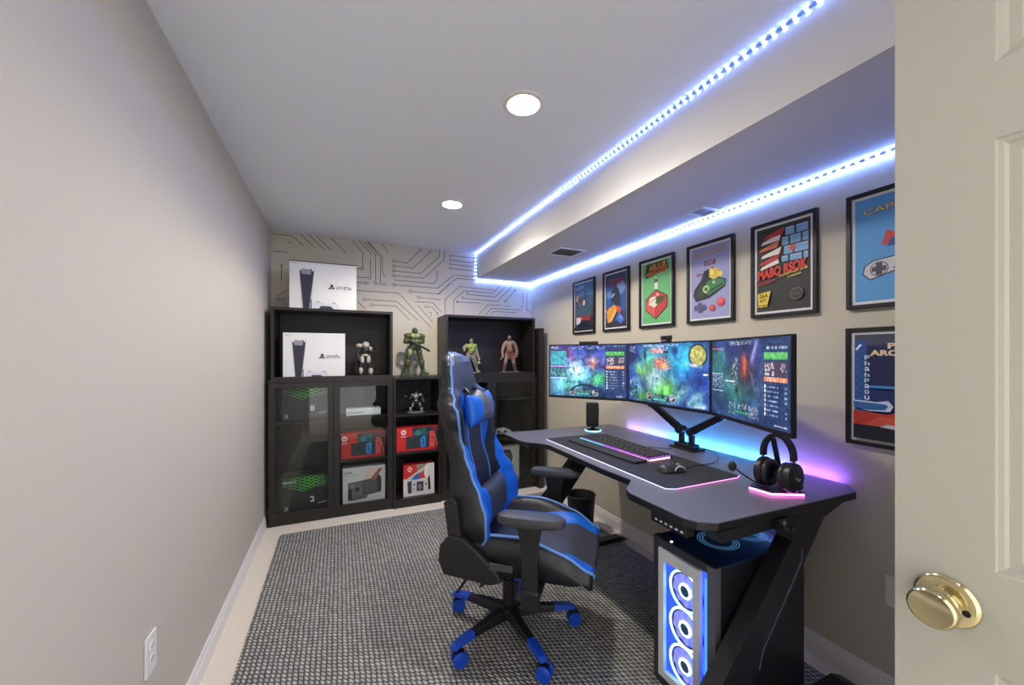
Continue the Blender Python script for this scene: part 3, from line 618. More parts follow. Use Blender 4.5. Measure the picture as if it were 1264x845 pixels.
figure('robot_figurine','pale white armoured robot figurine on a disc in the left hutch',450.5,465,3.70,.00062,
 [(0,300,0,10,380,0,34,50),(10,400,0,10,440,-5,28,30),(-70,430,0,-95,340,-10,30,24),(-95,340,-10,-80,240,-30,22,18),(65,400,0,100,350,-10,26,20),(100,350,-10,155,352,-50,18,14),
  (-25,300,0,25,300,0,38,38),(-30,290,0,-45,190,-20,34,26),(-45,190,-20,-60,40,0,26,24),(35,290,0,58,190,-20,34,26),(58,190,-20,78,40,0,26,24),(-60,30,0,-62,26,-40,22,18),(78,30,0,82,26,-40,22,18)],
 [('head',bone,[('e',10,455,-6,46,48,44)]),('eye_slit',dk,[('b',2,440,-44,50,12,16)]),('shoulder_guard',bone,[('e',-75,445,-5,42,30,38)]),('shoulder_guard',bone,[('e',75,400,-5,22,34,26)]),
  ('thigh_plate',bone,[('e',-38,245,-26,26,60,22)]),('thigh_plate',bone,[('e',48,245,-26,26,60,22)]),('shin_guard',bone,[('e',-55,90,-22,26,50,22)]),('shin_guard',bone,[('e',76,80,-22,30,50,22)]),
  ('hip_plate',bone,[('e',0,310,-30,40,18,20)]),('cape',P((26,26,28),.8),[('e',-90,120,30,50,110,16),('e',90,120,30,50,110,16)])],
 (zt+.006,pl_box(.25,.14,.012,P((150,150,146),.4,.4))),dk)
chrome=tex(new('worn_silver',(150,150,152),.35,.5),60,.3,((30,30,34),(210,210,214)))
figure('mecha_figurine','small black and silver mecha figurine on the top shelf of the open unit',513,505,3.66,.00118,
 [(0,80,0,5,130,0,18,24),(-20,80,0,-30,45,-10,13,10),(-30,45,-10,-42,12,0,11,9),(20,80,0,36,50,-10,13,10),(36,50,-10,48,12,0,11,9),(-25,130,0,-50,105,-10,12,9),(-50,105,-10,-72,128,-24,8,5),(28,130,0,54,120,0,13,10),(54,120,0,50,85,-20,10,7)],
 [('chest_armour',chrome,[('e',0,128,-16,18,20,12),('e',-24,142,0,14,10,14),('e',34,140,0,18,12,16),('e',0,98,-14,12,9,9)]),('head',chrome,[('e',4,156,-4,10,11,10)]),
  ('leg_armour',chrome,[('e',-26,60,-16,8,16,7),('e',-40,28,-8,11,22,9)]),('leg_armour',chrome,[('e',32,62,-16,8,18,7),('e',44,26,-8,12,22,10)]),('blade',chrome,[(-50,108,-14,-86,140,-28,4,2)]),('arm_armour',chrome,[(54,120,2,62,90,-6,8,5)])],
 (sma,pl_box(.17,.10,.012,P((110,110,112),.5))),M['blackm'],vox=.003)
# ================================================================ POSTERS
def poster(label,y1,y0,z0,z1,art):
    """y1 = left edge (farther), y0 = right edge"""
    W=y1-y0; H=z1-z0; t=thing('framed_poster',label,'poster',(XR,(y0+y1)/2,z0),0,'framed game posters on the right wall'); fw=.017
    o=Vector(t.location); m=MB(); m.T=Matrix.Translation(-o); X0,X1=XR-.022,XR-.001; F=M['edge']
    m.box((X0,y0,z0),(X1,y0+fw,z1),F).box((X0,y1-fw,z0),(X1,y1,z1),F).box((X0,y0+fw,z0),(X1,y1-fw,z0+fw),F).box((X0,y0+fw,z1-fw),(X1,y1-fw,z1),F)
    m.build('frame',t,bevel=.002)
    xb=XR-.012; mt=MB(); mt.T=m.T; mt.box((xb,y0+fw,z0+fw),(X1-.002,y1-fw,z1-fw),P((222,224,230),.6)); mt.build('mat_board',t)
    q=fw+.012; A=Art((xb-.0004,y1-q,z0+q),(0,-(W-2*q),0),(0,0,H-2*q),(-1,0,0)); A.mb.T=m.T; art(A); A.mb.build('print',t)
def art1(A):
    A.rect(0,0,1,1,(62,84,112)); A.rect(0,.72,1,1,(72,116,164)); A.poly([(0,.9),(.3,.97),(.6,.92),(.5,.88),(.1,.86)],(120,160,200)); A.rect(0,0,1,.28,(40,44,60)); A.rect(0,.28,1,.5,(56,82,96))
    rnd=random.Random(4)
    for i in range(16):
        x,y=.12+rnd.random()*.6,.52+rnd.random()*.36; r=.03+rnd.random()*.05; A.poly([(x-r,y-r*.5),(x+r*.4,y-r*.8),(x+r,y+r*.6),(x-r*.3,y+r)],rnd.choice([(210,206,200),(160,80,60),(60,60,80),(190,150,110)]))
    A.line([(.3,.74),(.8,.9)],.02,(150,150,150)); A.rect(.1,.2,.9,.30,(150,50,56)); A.poly([(.12,.12),(.12,.28),(.4,.27),(.35,.16)],(206,200,204)); A.poly([(.3,.14),(.4,.22),(.75,.20),(.85,.1),(.25,.08)],(24,26,40)); A.rect(0,0,1,.08,(30,32,44))
def art2(A):
    A.rect(0,0,1,1,(60,66,104)); A.rect(0,.28,1,.74,(52,84,150)); A.rect(0,0,1,.10,(52,44,58)); A.disc(.75,.72,.2,(110,140,190)); A.disc(.2,.62,.12,(90,130,190))
    A.text('POUMER',.18,.86,.82,.91,(190,52,56)); A.text('TRUNE',.18,.79,.80,.84,(170,44,52))
    A.poly([(.30,.50),(.35,.70),(.50,.78),(.66,.70),(.74,.52),(.7,.38),(.35,.36)],(36,42,62)); A.poly([(.28,.40),(.4,.5),(.5,.42),(.45,.34)],(44,90,96)); A.line([(.34,.58),(.44,.62)],.03,(190,200,220))
    A.poly([(.08,.22),(.16,.36),(.45,.42),(.62,.36),(.45,.2),(.18,.08),(.12,.12)],(226,150,56)); A.poly([(.50,.40),(.66,.38),(.78,.32),(.68,.22)],(206,84,52)); A.poly([(.2,.12),(.5,.34),(.56,.30),(.3,.1)],(240,190,90))
    A.poly([(.52,.16),(.70,.26),(.92,.12),(.74,.05)],(64,110,200)); A.poly([(.66,.18),(.76,.22),(.86,.12)],(120,160,230)); A.line([(.03,.35),(.2,.22)],.03,(230,150,70))
def art3(A):
    A.rect(0,0,1,1,(106,186,120)); A.poly([(.10,.80),(.16,.98),(.86,.99),(.94,.84),(.14,.75)],(58,40,34)); A.text('ABUUR',.24,.86,.86,.96,(228,170,60),slope=.02); A.text('AMNAGIEDS',.14,.775,.90,.85,(232,120,60),slope=.03)
    A.rect(.45,.55,.56,.66,(232,226,214)); A.poly([(.42,.66),(.58,.66),(.54,.73),(.46,.73)],(70,100,80)); A.disc(.5,.735,.03,(190,210,190))
    A.poly([(.12,.22),(.12,.40),(.50,.55),(.90,.42),(.90,.24),(.50,.06)],(60,32,34)); A.poly([(.14,.39),(.50,.53),(.88,.41),(.50,.28)],(206,74,74)); A.poly([(.14,.23),(.14,.38),(.49,.27),(.49,.08)],(214,88,84)); A.poly([(.51,.08),(.51,.27),(.88,.40),(.88,.25)],(190,66,68))
    A.poly([(.22,.32),(.30,.42),(.48,.44),(.56,.30),(.46,.25)],(232,226,206)); A.poly([(.48,.32),(.56,.42),(.84,.42),(.62,.30)],(58,96,60)); A.disc(.56,.46,.04,(236,190,160)); A.line([(.24,.33),(.5,.40),(.80,.42)],.01,(60,50,50))
def art4(A):
    A.rect(0,0,1,1,(158,160,206)); A.text('COURLEGER',.08,.865,.90,.93,(120,84,96),slope=.03); A.text('COURLEGER',.09,.87,.89,.925,(206,160,110),slope=.03); A.rect(.36,.73,.66,.80,(120,78,110)); A.text('CHAY',.40,.742,.62,.79,(200,160,190),slope=.01)
    A.poly([(.06,.33),(.10,.42),(.28,.54),(.36,.66),(.60,.70),(.66,.56),(.92,.50),(.90,.40),(.50,.27),(.14,.24)],(38,42,46)); A.poly([(.12,.34),(.30,.50),(.40,.42),(.34,.30),(.16,.28)],(52,66,60))
    A.poly([(.36,.36),(.42,.50),(.62,.54),(.90,.50),(.88,.42),(.48,.31)],(62,128,84)); A.poly([(.50,.56),(.50,.69),(.74,.66),(.76,.55),(.62,.52)],(226,196,74)); A.disc(.78,.58,.06,(236,214,110)); A.poly([(.54,.60),(.54,.66),(.60,.65),(.60,.59)],(250,236,150))
    A.disc(.42,.40,.09,(180,210,130)); A.disc(.42,.40,.045,(60,100,60)); A.disc(.62,.48,.035,(200,220,150)); A.line([(.46,.36),(.84,.44)],.015,(30,60,44)); A.disc(.20,.62,.04,(190,86,80)); A.line([(.24,.62),(.34,.62)],.012,(60,50,60))
    A.rect(.20,.08,.32,.22,(86,84,124)); A.rect(.10,.115,.42,.185,(86,84,124)); A.disc(.58,.13,.075,(206,64,72)); A.disc(.80,.20,.095,(214,70,66)); A.disc(.57,.14,.05,(224,96,96)); A.disc(.79,.215,.065,(230,100,92))
def art5(A):
    A.rect(0,0,1,1,(52,52,54))
    for (a,b,c,d) in ((.56,.86,.72,.95),(.76,.86,.96,.95),(.50,.75,.62,.845),(.65,.75,.84,.845),(.87,.75,.97,.845),(.54,.64,.70,.735),(.73,.64,.97,.735),(.50,.56,.62,.625),(.65,.555,.86,.625),(.89,.555,.97,.625)):
        A.rect(a,b,c,d,(130,176,216)); A.line([(a+.01,d-.008),(c-.01,d-.008)],.008,(190,214,236))
    A.disc(.70,.70,.06,(206,84,66))
    # plain diagonal sparks in place of a known character
    for i,(x,y) in enumerate(((.06,.56),(.10,.64),(.06,.72),(.10,.80),(.16,.86))): A.poly([(x,y),(x+.03,y+.035),(x+.40,y+.10),(x+.36,y+.02)],((190,60,56),(232,226,216),(206,110,84),(236,230,222),(190,60,56))[i])
    A.poly([(.08,.50),(.12,.54),(.44,.60),(.46,.55)],(232,226,216))
    A.text('MABO RSOK',.04,.38,.97,.50,(214,64,50),slope=.06,bold=.05); A.text('ENTERTAIN ONE',.46,.385,.97,.41,(220,200,80),slope=.05); A.text('STEMNEA',.62,.355,.86,.38,(220,200,80),slope=.03)
    A.line([(.05,.355),(.42,.375)],.006,(190,60,50)); A.line([(.05,.34),(.40,.36)],.006,(190,60,50)); A.line([(.05,.325),(.3,.34)],.006,(190,60,50))
    A.poly([(.05,.08),(.04,.22),(.30,.24),(.24,.08)],(230,206,70)); A.text('26A',.07,.165,.25,.215,(40,36,30)); A.text('4OY',.08,.11,.22,.155,(40,36,30)); A.text('NEME',.05,.05,.24,.075,(230,206,70))
    A.disc(.78,.17,.115,(112,110,98)); A.disc(.78,.17,.10,(60,58,56)); A.text('SEAL',.72,.16,.84,.185,(96,94,84))
def art6(A):
    A.rect(0,0,1,1,(88,158,216)); A.text('CAPMAIO',.10,.835,1.0,.905,(60,54,48),slope=.02,bold=.06); A.text('CAPMAIO',.105,.84,.995,.90,(214,196,150),slope=.02)
    A.poly([(.34,.52),(.40,.66),(.5,.62),(.62,.74),(.72,.62),(.86,.66),(.82,.52)],(206,74,66)); A.poly([(.40,.50),(.46,.58),(.6,.56),(.7,.62),(.78,.50)],(58,84,150))
    A.poly([(.10,.26),(.12,.34),(.24,.39),(.9,.43),(.99,.38),(.99,.24),(.86,.20),(.5,.26),(.2,.20)],(48,46,56)); A.poly([(.115,.265),(.135,.335),(.245,.38),(.89,.42),(.98,.37),(.98,.25),(.86,.21),(.5,.27),(.2,.21)],(206,204,210))
    A.disc(.31,.30,.115,(48,46,56)); A.disc(.31,.30,.105,(190,190,198)); A.rect(.27,.24,.35,.36,(70,70,84)); A.rect(.22,.277,.40,.323,(70,70,84)); A.line([(.50,.29),(.55,.31)],.02,(48,46,56)); A.line([(.62,.30),(.67,.32)],.02,(48,46,56)); A.disc(.82,.31,.05,(120,90,160))
def art7(A):
    A.rect(0,0,1,1,(30,44,104)); A.rect(0,.90,1,1,(70,74,96)); A.rect(0,0,.16,.95,(40,84,150)); A.rect(.16,.50,1,.88,(26,34,80))
    A.text('PAUSH',.42,.86,.97,.915,(232,206,170),bold=.05); A.text('ARCEEMSE',.20,.795,1.0,.85,(232,206,170),bold=.05)
    A.line([(.03,.86),(.08,.90)],.02,(210,230,250))
    for i,ch in enumerate('phahpaou'): A.text(ch,.135,.76-i*.055,.20,.80-i*.055,(206,222,240))
    for i in range(14): A.disc(.05+.04*(i%2),.84-i*.035,.01,(70,130,220))
    A.poly([(.70,.56),(.70,.66),(.80,.70),(.92,.68),(.99,.62),(.99,.53),(.8,.53)],(216,96,96)); A.rect(.20,.49,1,.515,(70,140,206)); A.poly([(.70,.36),(.70,.49),(.98,.49),(.94,.35)],(96,150,206))
    A.poly([(0,.31),(.0,.37),(.3,.36),(.44,.38),(.5,.33),(.46,.28),(.2,.27)],(190,210,236)); A.poly([(.0,.30),(.0,.355),(.4,.345),(.44,.33),(.4,.29),(.2,.28)],(50,96,160))
    A.poly([(0,.12),(0,.27),(.42,.25),(.6,.29),(1,.30),(1,.14)],(196,60,46)); A.poly([(.1,.13),(.35,.23),(.8,.2),(.7,.14)],(216,90,66)); A.rect(0,0,1,.135,(32,32,44)); A.poly([(.34,.13),(.42,.16),(.66,.15),(.85,.12),(.6,.12)],(216,216,224)); A.rect(.82,.04,1,.16,(140,120,110))
PS=[('framed poster of a floating figure over dark red ground, farthest from the door',3.034,2.705,1.553,2.03,art1),('framed blue poster with red title and orange flames',2.59,2.28,1.553,2.03,art2),
('framed green poster with a red open box',2.169,1.855,1.553,2.03,art3),('framed lilac poster with a green handheld and two red buttons',1.751,1.438,1.553,2.03,art4),
('framed black poster with blue bricks and red slanted title',1.342,1.034,1.553,2.03,art5),('framed sky blue poster with a grey game controller, cut off by the door',.924,.61,1.553,2.03,art6),
('framed dark blue and red poster, the lower one beside the door',.926,.612,.99,1.475,art7)]
for p in PS: poster(*p)
# ================================================================ DESK
ZD=.82
dk_pts=[(1.947,2.475),(1.06,2.49),(1.045,2.46),(1.05,2.23),(1.075,2.16),(1.13,2.11),(1.158,2.05),(1.158,1.911),(1.150,1.518),(1.160,1.325),(1.065,1.245),(1.045,1.205),(1.047,.945),(1.065,.905),(1.118,.869),(1.874,.844),(1.943,.899)]
dt=thing('gaming_desk','grey topped gaming desk with black angled steel legs along the right wall','desk',(0,0,0))
m=MB(); m.prism(dk_pts,ZD-.004,ZD,M['desk']); m.build('desk_top',dt,bevel=.001)
cx0=sum(p[0] for p in dk_pts)/len(dk_pts); cy0=sum(p[1] for p in dk_pts)/len(dk_pts)
m=MB(); m.prism(dk_pts,ZD-.030,ZD-.0041,M['edge']); m.build('edge_band',dt,bevel=.003)
def z_leg(y0,y1,out):
    m=MB()
    m.prism([(1.108,.790),(1.13,.752),(1.50,.752),(1.70,.742),(1.86,.788),(1.86,.790)],y0,y1,M['steel'],'y')
    m.prism([(1.515,.755),(1.70,.745),(1.575,.60),(1.10,.045),(.90,.045),(1.499,.690)],y0,y1,M['steel'],'y')
    m.prism([(.86,.016),(.86,.046),(1.86,.046),(1.93,.016)],y0,y1,M['steel'],'y')
    lg=m.build('desk_leg',dt,bevel=.003)
    g=MB(); yo=y0-.0008 if out<0 else y1+.0008
    gp=[onY(*p,.865) for p in ((990,678),(989,693),(941,803),(936.6,826))]
    for a,b in zip(gp[:-1],gp[1:]): g.tube([(a[0],yo,a[2]),(b[0],yo,b[2])],.003,P((110,124,140),.25,.8),6)
    g.build('accent_groove',lg)
z_leg(.865,.925,-1); z_leg(2.24,2.30,1)
m=MB(); m.box((1.55,.926,.745),(1.60,2.239,.789),M['steel']); m.build('crossbeam',dt,bevel=.002)
# underside accessories
hb=thing('usb_hub','black multi port hub clamped under the front right desk edge','usb hub',(1.075,1.02,.765))
MB().box((-.02,-.08,-.014),(.02,.08,.0245),M['blackp']).build('casing',hb,bevel=.003)
s=MB()
for i in range(6): s.box((-.0212,-.068+i*.023,-.003),(-.0199,-.068+i*.023+.011,.003),P((210,214,220),.4))
s.build('port',hb,kind='stuff')
hk=thing('headphone_hook','small black hook with a chrome screw under the right desk end','hook',(1.42,.85,.775))
m=MB(); m.box((-.03,-.003,-.022),(.03,.013,.014),M['blackp']); m.tube([(0,-.002,-.012),(0,-.018,-.022),(.0,-.034,-.018),(.0,-.036,-.004)],.005,M['blackp'],8); m.build('bracket',hk); m=MB(); m.lathe([(0,-.006),(.009,-.006),(.009,-.003),(0,-.003)],P((210,210,214),.2,1),axis='y',n=16); m.build('screw',hk)
# LED bar on the rear desk edge, throwing light on the wall
bb=thing('desk_backlight','slim LED bar along the rear desk edge, blue in the middle, violet at the ends','strip light',(1.951,1.69,ZD-.012))
MB().box((0,-.74,-.012),(.012,.74,0),M['blackp']).build('housing',bb)
segs=[(-.74,-.56,(140,90,255),.8),(-.56,-.42,(110,120,255),1),(-.42,.22,(70,150,255),1),(.22,.45,(110,130,255),.7),(.45,.62,(165,140,255),.4)]
for a,b,c,q_ in segs:
    MB().box((.0005,a,.0004),(.0115,b,.005),emis('desk_led',c,DESK_LED*q_)).build('light_segment',bb)
# desk mat
mt=thing('desk_mat','large black desk mat with a glowing white and pink edge under the keyboard','desk mat',(0,0,ZD))
mp=[(1.20,1.17),(1.235,1.15),(1.60,1.148),(1.635,1.165),(1.665,2.13),(1.64,2.185),(1.25,2.195),(1.213,2.17)]
m=MB(); m.prism(mp,0,.004,P((40,40,43),.75)); m.build('mat',mt,bevel=.001)
def edge_strip(idx,c,s_): 
    m=MB(); m.tube([(mp[i][0],mp[i][1],.0035) for i in idx],.0020,emis('mat_glow',c,s_),6); m.build('glowing_edge',mt)
edge_strip((7,0,1),(200,205,255),.75); edge_strip((1,2,3),(255,150,235),.9)
# keyboard
KA=onZ(801,566,ZD+.02); KB=onZ(716,539,ZD+.02)
ky=math.atan2(KB[1]-KA[1],KB[0]-KA[0]); KL=math.hypot(KB[1]-KA[1],KB[0]-KA[0])
kb=thing('keyboard','black backlit keyboard with rainbow front glow on the desk mat','keyboard',(KA[0],KA[1],ZD+.0045),ky-PI)
# local: -x runs along the keyboard to the far end, +y? the rear is towards +X of the room
# local frame: e1 = along length (from near to far) = -x ; rear direction = +y rotated
kd=.165
def kq(a,b,z): return (-a,b,z)     # a along length, b depth to the rear
m=MB(); m.prism([(0,0),(-KL,0),(-KL,kd),(0,kd)],0,.014,M['blackp']); m.build('base',kb,bevel=.003)
rc=[(70,235,190),(60,215,240),(170,110,255),(255,110,240),(255,140,220)]
for i in range(10):
    a0,a1=KL*(1-(i+1)/10)+.002,KL*(1-i/10)-.002; c=rc[min(i//2,4)]
    m=MB(); m.box((-a1,-.0035,.003),(-a0,-.0005,.010),emis('key_glow',c,2.6)); m.build('light_bar',kb)
m=MB(); m.box((.0005,.004,.003),(.0035,kd-.02,.010),emis('key_glow',(255,160,200),2.6)); m.build('light_bar',kb)
m=MB(); m.box((-KL+.006,.006,.0141),(-.006,kd-.006,.0146),emis('key_glow_low',(170,90,220),1.3)); m.build('backlight_plate',kb)
kproto={}
key_m=P((50,50,56),.45)
for r in range(6):
    n=15 if r else 14; b=kd-.010-r*(kd-.014)/6-.0225; x=.006; tot=KL-.012
    ws=[1]*n
    if r==5: ws=[1.25,1.25,1.25,5.2,1.25,1.25,1.25,1,1,1]
    if r==4: ws=[2.2]+[1]*10+[1.8,1]
    if r==3: ws=[1.7]+[1]*11+[2.2]
    f=tot/sum(ws)
    for i,wd in enumerate(ws):
        kw=round(f*wd-.004,4)
        if kw not in kproto:
            q=MB(); q.rings([[(-kw/2,-.0095,0),(kw/2,-.0095,0),(kw/2,.0095,0),(-kw/2,.0095,0)],[(-kw/2,-.0095,.004),(kw/2,-.0095,.004),(kw/2,.0095,.004),(-kw/2,.0095,.004)],[(-kw/2+.003,-.0065,.010),(kw/2-.003,-.0065,.010),(kw/2-.003,.007,.010),(-kw/2+.003,.007,.010)]],key_m)
            k0=q.build('key',kb); kproto[kw]=k0; k_=k0
        else:
            k_=kproto[kw].copy(); col.objects.link(k_); k_.parent=kb
        k_.location=(-(KL-x-f*wd/2),b+.010,.0150); x+=f*wd
w1=onZ(770,574,ZD+.012); w2=onZ(702,549,ZD+.012)
m=MB(); wy=ky-PI
m.T=Matrix.Identity(4)
wr_depth=.085
wt=thing('wrist_rest','flat dark grey wrist rest pad in front of the keyboard','wrist rest',(KA[0],KA[1],ZD+.0045),wy)
m=MB(); m.prism([(.0,-wr_depth-.012),(-KL*.98,-wr_depth-.012),(-KL*.98,-.006),(.0,-.006)],0,.012,P((46,46,50),.6)); m.build('pad',wt,bevel=.004)
# mouse
mc=onZ(829,580,ZD+.01)
ms=thing('gaming_mouse','dark grey gaming mouse with white trim on the desk mat','mouse',(mc[0],mc[1],ZD+.0042),math.radians(-12))
m=MB(); m.rings([[(x,.034*wf*math.cos(t_)*1.0,max(0,zf*math.sin(t_))) for t_ in [PI*k/12 for k in range(13)]] for x,wf,zf in ((-.062,.3,.012),(-.058,.7,.024),(-.045,.95,.036),(-.02,1.05,.042),(.01,1,.037),(.035,.95,.028),(.055,.9,.018),(.062,.8,.010))],P((58,58,62),.32),caps=True)
b=m.build('shell',ms,smooth='all')
m=MB(); m.tube([(-.005,-.033,.010),(.005,-.030,.024),(.025,-.024,.029),(.045,-.026,.022),(.058,-.027,.010)],.0028,P((225,228,232),.3),8); m.build('trim_line',ms,smooth='all',label='white trim arc')
m=MB(); m.lathe([(0,-.0035),(.009,-.0035),(.009,.0035),(0,.0035)],P((200,200,206),.3),(.034,0,.026),'y',20); m.build('scroll_wheel',ms)
cb=[onZ(*p,ZD+.008) for p in ((846,578),(858,574),(868,573.5),(880,571),(886,566),(884,559),(874,555),(864,553),(858,552))]
cp=[Vector(p) for p in cb]; sm=[]
for i in range(len(cp)-1):
    for k in range(6):
        tt=k/6; p0=cp[max(i-1,0)];p1=cp[i];p2=cp[i+1];p3=cp[min(i+2,len(cp)-1)]
        sm.append(.5*((2*p1)+(-p0+p2)*tt+(2*p0-5*p1+4*p2-p3)*tt*tt+(-p0+3*p1-3*p2+p3)*tt**3))
sm.append(cp[-1])
c=MB().tube(sm,.0022,M['blackp'],8).build('mouse_cable',smooth='all'); tag(c,'thin black cable looping from the mouse to the monitor arm base','cable')
c=MB().tube([onZ(*p,ZD+.004) for p in ((800,551),(812,552.5),(820,553),(829,553.5))],.0022,M['blackp'],8).build('keyboard_cable'); tag(c,'thin black cable from the keyboard towards the monitor arm base','cable')
# speaker
sp=onZ(732,531,ZD)
st=thing('desk_speaker','small black upright speaker with glowing base at the far desk end','speaker',(sp[0],sp[1],ZD),math.radians(62))
# local -y faces the camera
m=MB(); m.lathe([(0,0),(.052,0),(.054,.004),(.048,.010),(.018,.014),(.014,.034),(0,.034)],M['blackp'],n=32); m.build('stand',st,smooth=True)
m=MB(); m.torus((0,0,.003),.055,.003,emis('speaker_glow',(120,230,255),2.2),'z',40,8); m.build('glow_ring',st)
m=MB(); pr=[]
rr=.018; W_,H_=.042,.085
for cx_,cz_,a0 in ((W_-rr,H_-rr,0),(-W_+rr,H_-rr,90),(-W_+rr,-H_+rr,180),(W_-rr,-H_+rr,270)):
    for q in range(6): an=math.radians(a0+q*18); pr.append((cx_+rr*math.cos(an),cz_+rr*math.sin(an)+.116))
m.prism(pr,-.035,.045,M['blackp'],'y'); cabn=m.build('cabinet',st,bevel=.004)
m=MB(); m.lathe([(.030,-.036),(.033,-.038),(.034,-.036)],M['greyp'],(0,0,.142),'y',32); m.lathe([(0,-.0365),(.012,-.039),(.028,-.0355),(.0,-.0355)],M['blackm'],(0,0,.142),'y',32); m.build('driver',cabn,smooth=True)
m=MB(); m.lathe([(0,-.037),(.014,-.037),(.016,-.0355),(0,-.0355)],M['greyp'],(0,0,.078),'y',24); m.build('driver',cabn); A=Art((-.012,-.0375,.074),(.024,0,0),(0,0,.010),(0,-1,0)); A.text('G',.3,0,.7,1,(220,224,228)); A.mb.build('badge',cabn)
# ---------------------------------------------------------------- MONITORS
def grid_screen(W,H,fn,nx=240,ny=136):
    xs=np.linspace(0,1,nx+1); ys=np.linspace(0,1,ny+1); U,V=np.meshgrid(xs,ys)
    colr=fn(U,V); dtl=fb(U,V,26,777)-.5; rdg=1-2*np.abs(fb(U,V,11,888)-.5); colr=colr*(1+.55*dtl+.35*(rdg-.75))[...,None]; colr=np.clip(colr,0,1); me=bpy.data.meshes.new('screen')
    vs=np.stack([(U-.5)*W,np.zeros_like(U),(V-.5)*H],-1).reshape(-1,3)
    i=np.arange(ny)[:,None]*(nx+1)+np.arange(nx)[None,:]; fs=np.stack([i,i+1,i+nx+2,i+nx+1],-1).reshape(-1,4)
    me.from_pydata(vs.tolist(),[],fs.tolist()); ca=me.color_attributes.new('picture','FLOAT_COLOR','POINT')
    rgba=np.concatenate([colr.reshape(-1,3)**2.2,np.ones((colr.shape[0]*colr.shape[1],1))],-1).astype(np.float32)
    ca.data.foreach_set('color',rgba.ravel()); return me
sm_=bpy.data.materials.new('screen_picture'); sm_.use_nodes=True; nt=sm_.node_tree
b_=nt.nodes['Principled BSDF']; b_.inputs['Base Color'].default_value=(.01,.01,.01,1); b_.inputs['Roughness'].default_value=.35
at=nt.nodes.new('ShaderNodeAttribute'); at.attribute_name='picture'; nt.links.new(at.outputs['Color'],b_.inputs['Emission Color']); b_.inputs['Emission Strength'].default_value=SCREEN
rs=np.random.RandomState(5)
def vnoise(U,V,sx,sy,seed=0):
    r=np.random.RandomState(seed); g=r.rand(sy+2,sx+2); x=U*sx; y=V*sy; xi=np.clip(x.astype(int),0,sx); yi=np.clip(y.astype(int),0,sy); fx=x-xi; fy=y-yi; fx=fx*fx*(3-2*fx); fy=fy*fy*(3-2*fy)
    return g[yi,xi]*(1-fx)*(1-fy)+g[yi,xi+1]*fx*(1-fy)+g[yi+1,xi]*(1-fx)*fy+g[yi+1,xi+1]*fx*fy
def fb(U,V,s,seed): return sum(vnoise(U,V,s*2**k*16//9,s*2**k,seed+k)/2**(k+1) for k in range(4))*1.07
def C3(c): return np.array(c)/255.
def mixm(img,c,a): a=np.clip(a,0,1)[...,None]; return img*(1-a)+C3(c)*a
def gs(U,V,x,y,rx,ry,rot=0):
    dx,dy=U-x,V-y; c_,s_=math.cos(rot),math.sin(rot); a=(dx*c_+dy*s_)/rx; b=(-dx*s_+dy*c_)/ry; return np.exp(-(a*a+b*b))
def rc_(U,V,a,b,c,d): return ((U>a)&(U<c)&(V>b)&(V<d)).astype(float)
def speck(img,U,V,a,b,c,d,nx,ny,dens,cl,seed,al=.9):
    r=np.random.RandomState(seed); g=(r.rand(ny,nx)<dens).astype(float)*(.5+.5*r.rand(ny,nx)); x=np.clip(((U-a)/(c-a)*nx).astype(int),0,nx-1); y=np.clip(((V-b)/(d-b)*ny).astype(int),0,ny-1)
    return mixm(img,cl,g[y,x]*rc_(U,V,a,b,c,d)*al)
def hud_bottom(img,U,V,x0,x1,y0,h,seed):
    img=mixm(img,(22,40,58),rc_(U,V,x0,y0,x1,y0+h)*.75)
    img=speck(img,U,V,x0+.03,y0+h*.45,x1-.03,y0+h*.92,16,2,.8,(140,190,190),seed); img=speck(img,U,V,x0+.03,y0+h*.5,x1-.03,y0+h*.85,40,5,.4,(20,30,40),seed+1)
    img=mixm(img,(70,200,150),rc_(U,V,x0+.05,y0+h*.24,x1-.08,y0+h*.36)); img=mixm(img,(120,210,230),rc_(U,V,x0+.05,y0+h*.08,x1-.08,y0+h*.18))
    for x in (x0,x1):
        d=np.hypot((U-x)*16/9,V-(y0+h*.5)); img=mixm(img,(186,196,196),(d<h*.62).astype(float)*.9); img=mixm(img,(54,52,66),((d<h*.5)).astype(float)); img=speck(img,U,V,x-.03,y0+h*.2,x+.03,y0+h*.85,6,6,.5,(220,220,220),seed+7)
    return img
def side_list(img,U,V,x0,x1,seed,green=.86):
    img=mixm(img,(38,58,98),rc_(U,V,x0,0,x1,.97)*.86)
    img=mixm(img,(96,180,100),rc_(U,V,x0+.008,green-.07,x1-.008,green+.015)); img=mixm(img,(70,150,84),rc_(U,V,x0+.008,green-.07,x1-.008,green-.05))
    img=mixm(img,(96,60,74),rc_(U,V,x0+.008,green-.24,x1-.008,green-.09)*.6)
    img=speck(img,U,V,x0+.015,green-.24,x0+(x1-x0)*.45,green-.10,10,6,.6,(230,220,220),seed); img=speck(img,U,V,x1-.08,green-.2,x1-.01,green-.10,8,4,.4,(210,200,200),seed+1)
    img=mixm(img,(222,130,96),rc_(U,V,x0+.008,green-.31,x1-.008,green-.255)); img=speck(img,U,V,x0+.03,green-.30,x1-.03,green-.265,20,2,.4,(250,220,200),seed+2)
    for k in range(7):
        y=green-.38-k*.052; img=mixm(img,(206,214,226),rc_(U,V,x0+.012,y,x0+.03,y+.034)); img=speck(img,U,V,x0+.04,y+.005,x0+(x1-x0)*.62,y+.022,12,1,.7,(186,200,220),seed+3+k); img=speck(img,U,V,x1-.035,y,x1-.01,y+.025,4,1,.6,(186,200,220),seed+13+k)
    return img
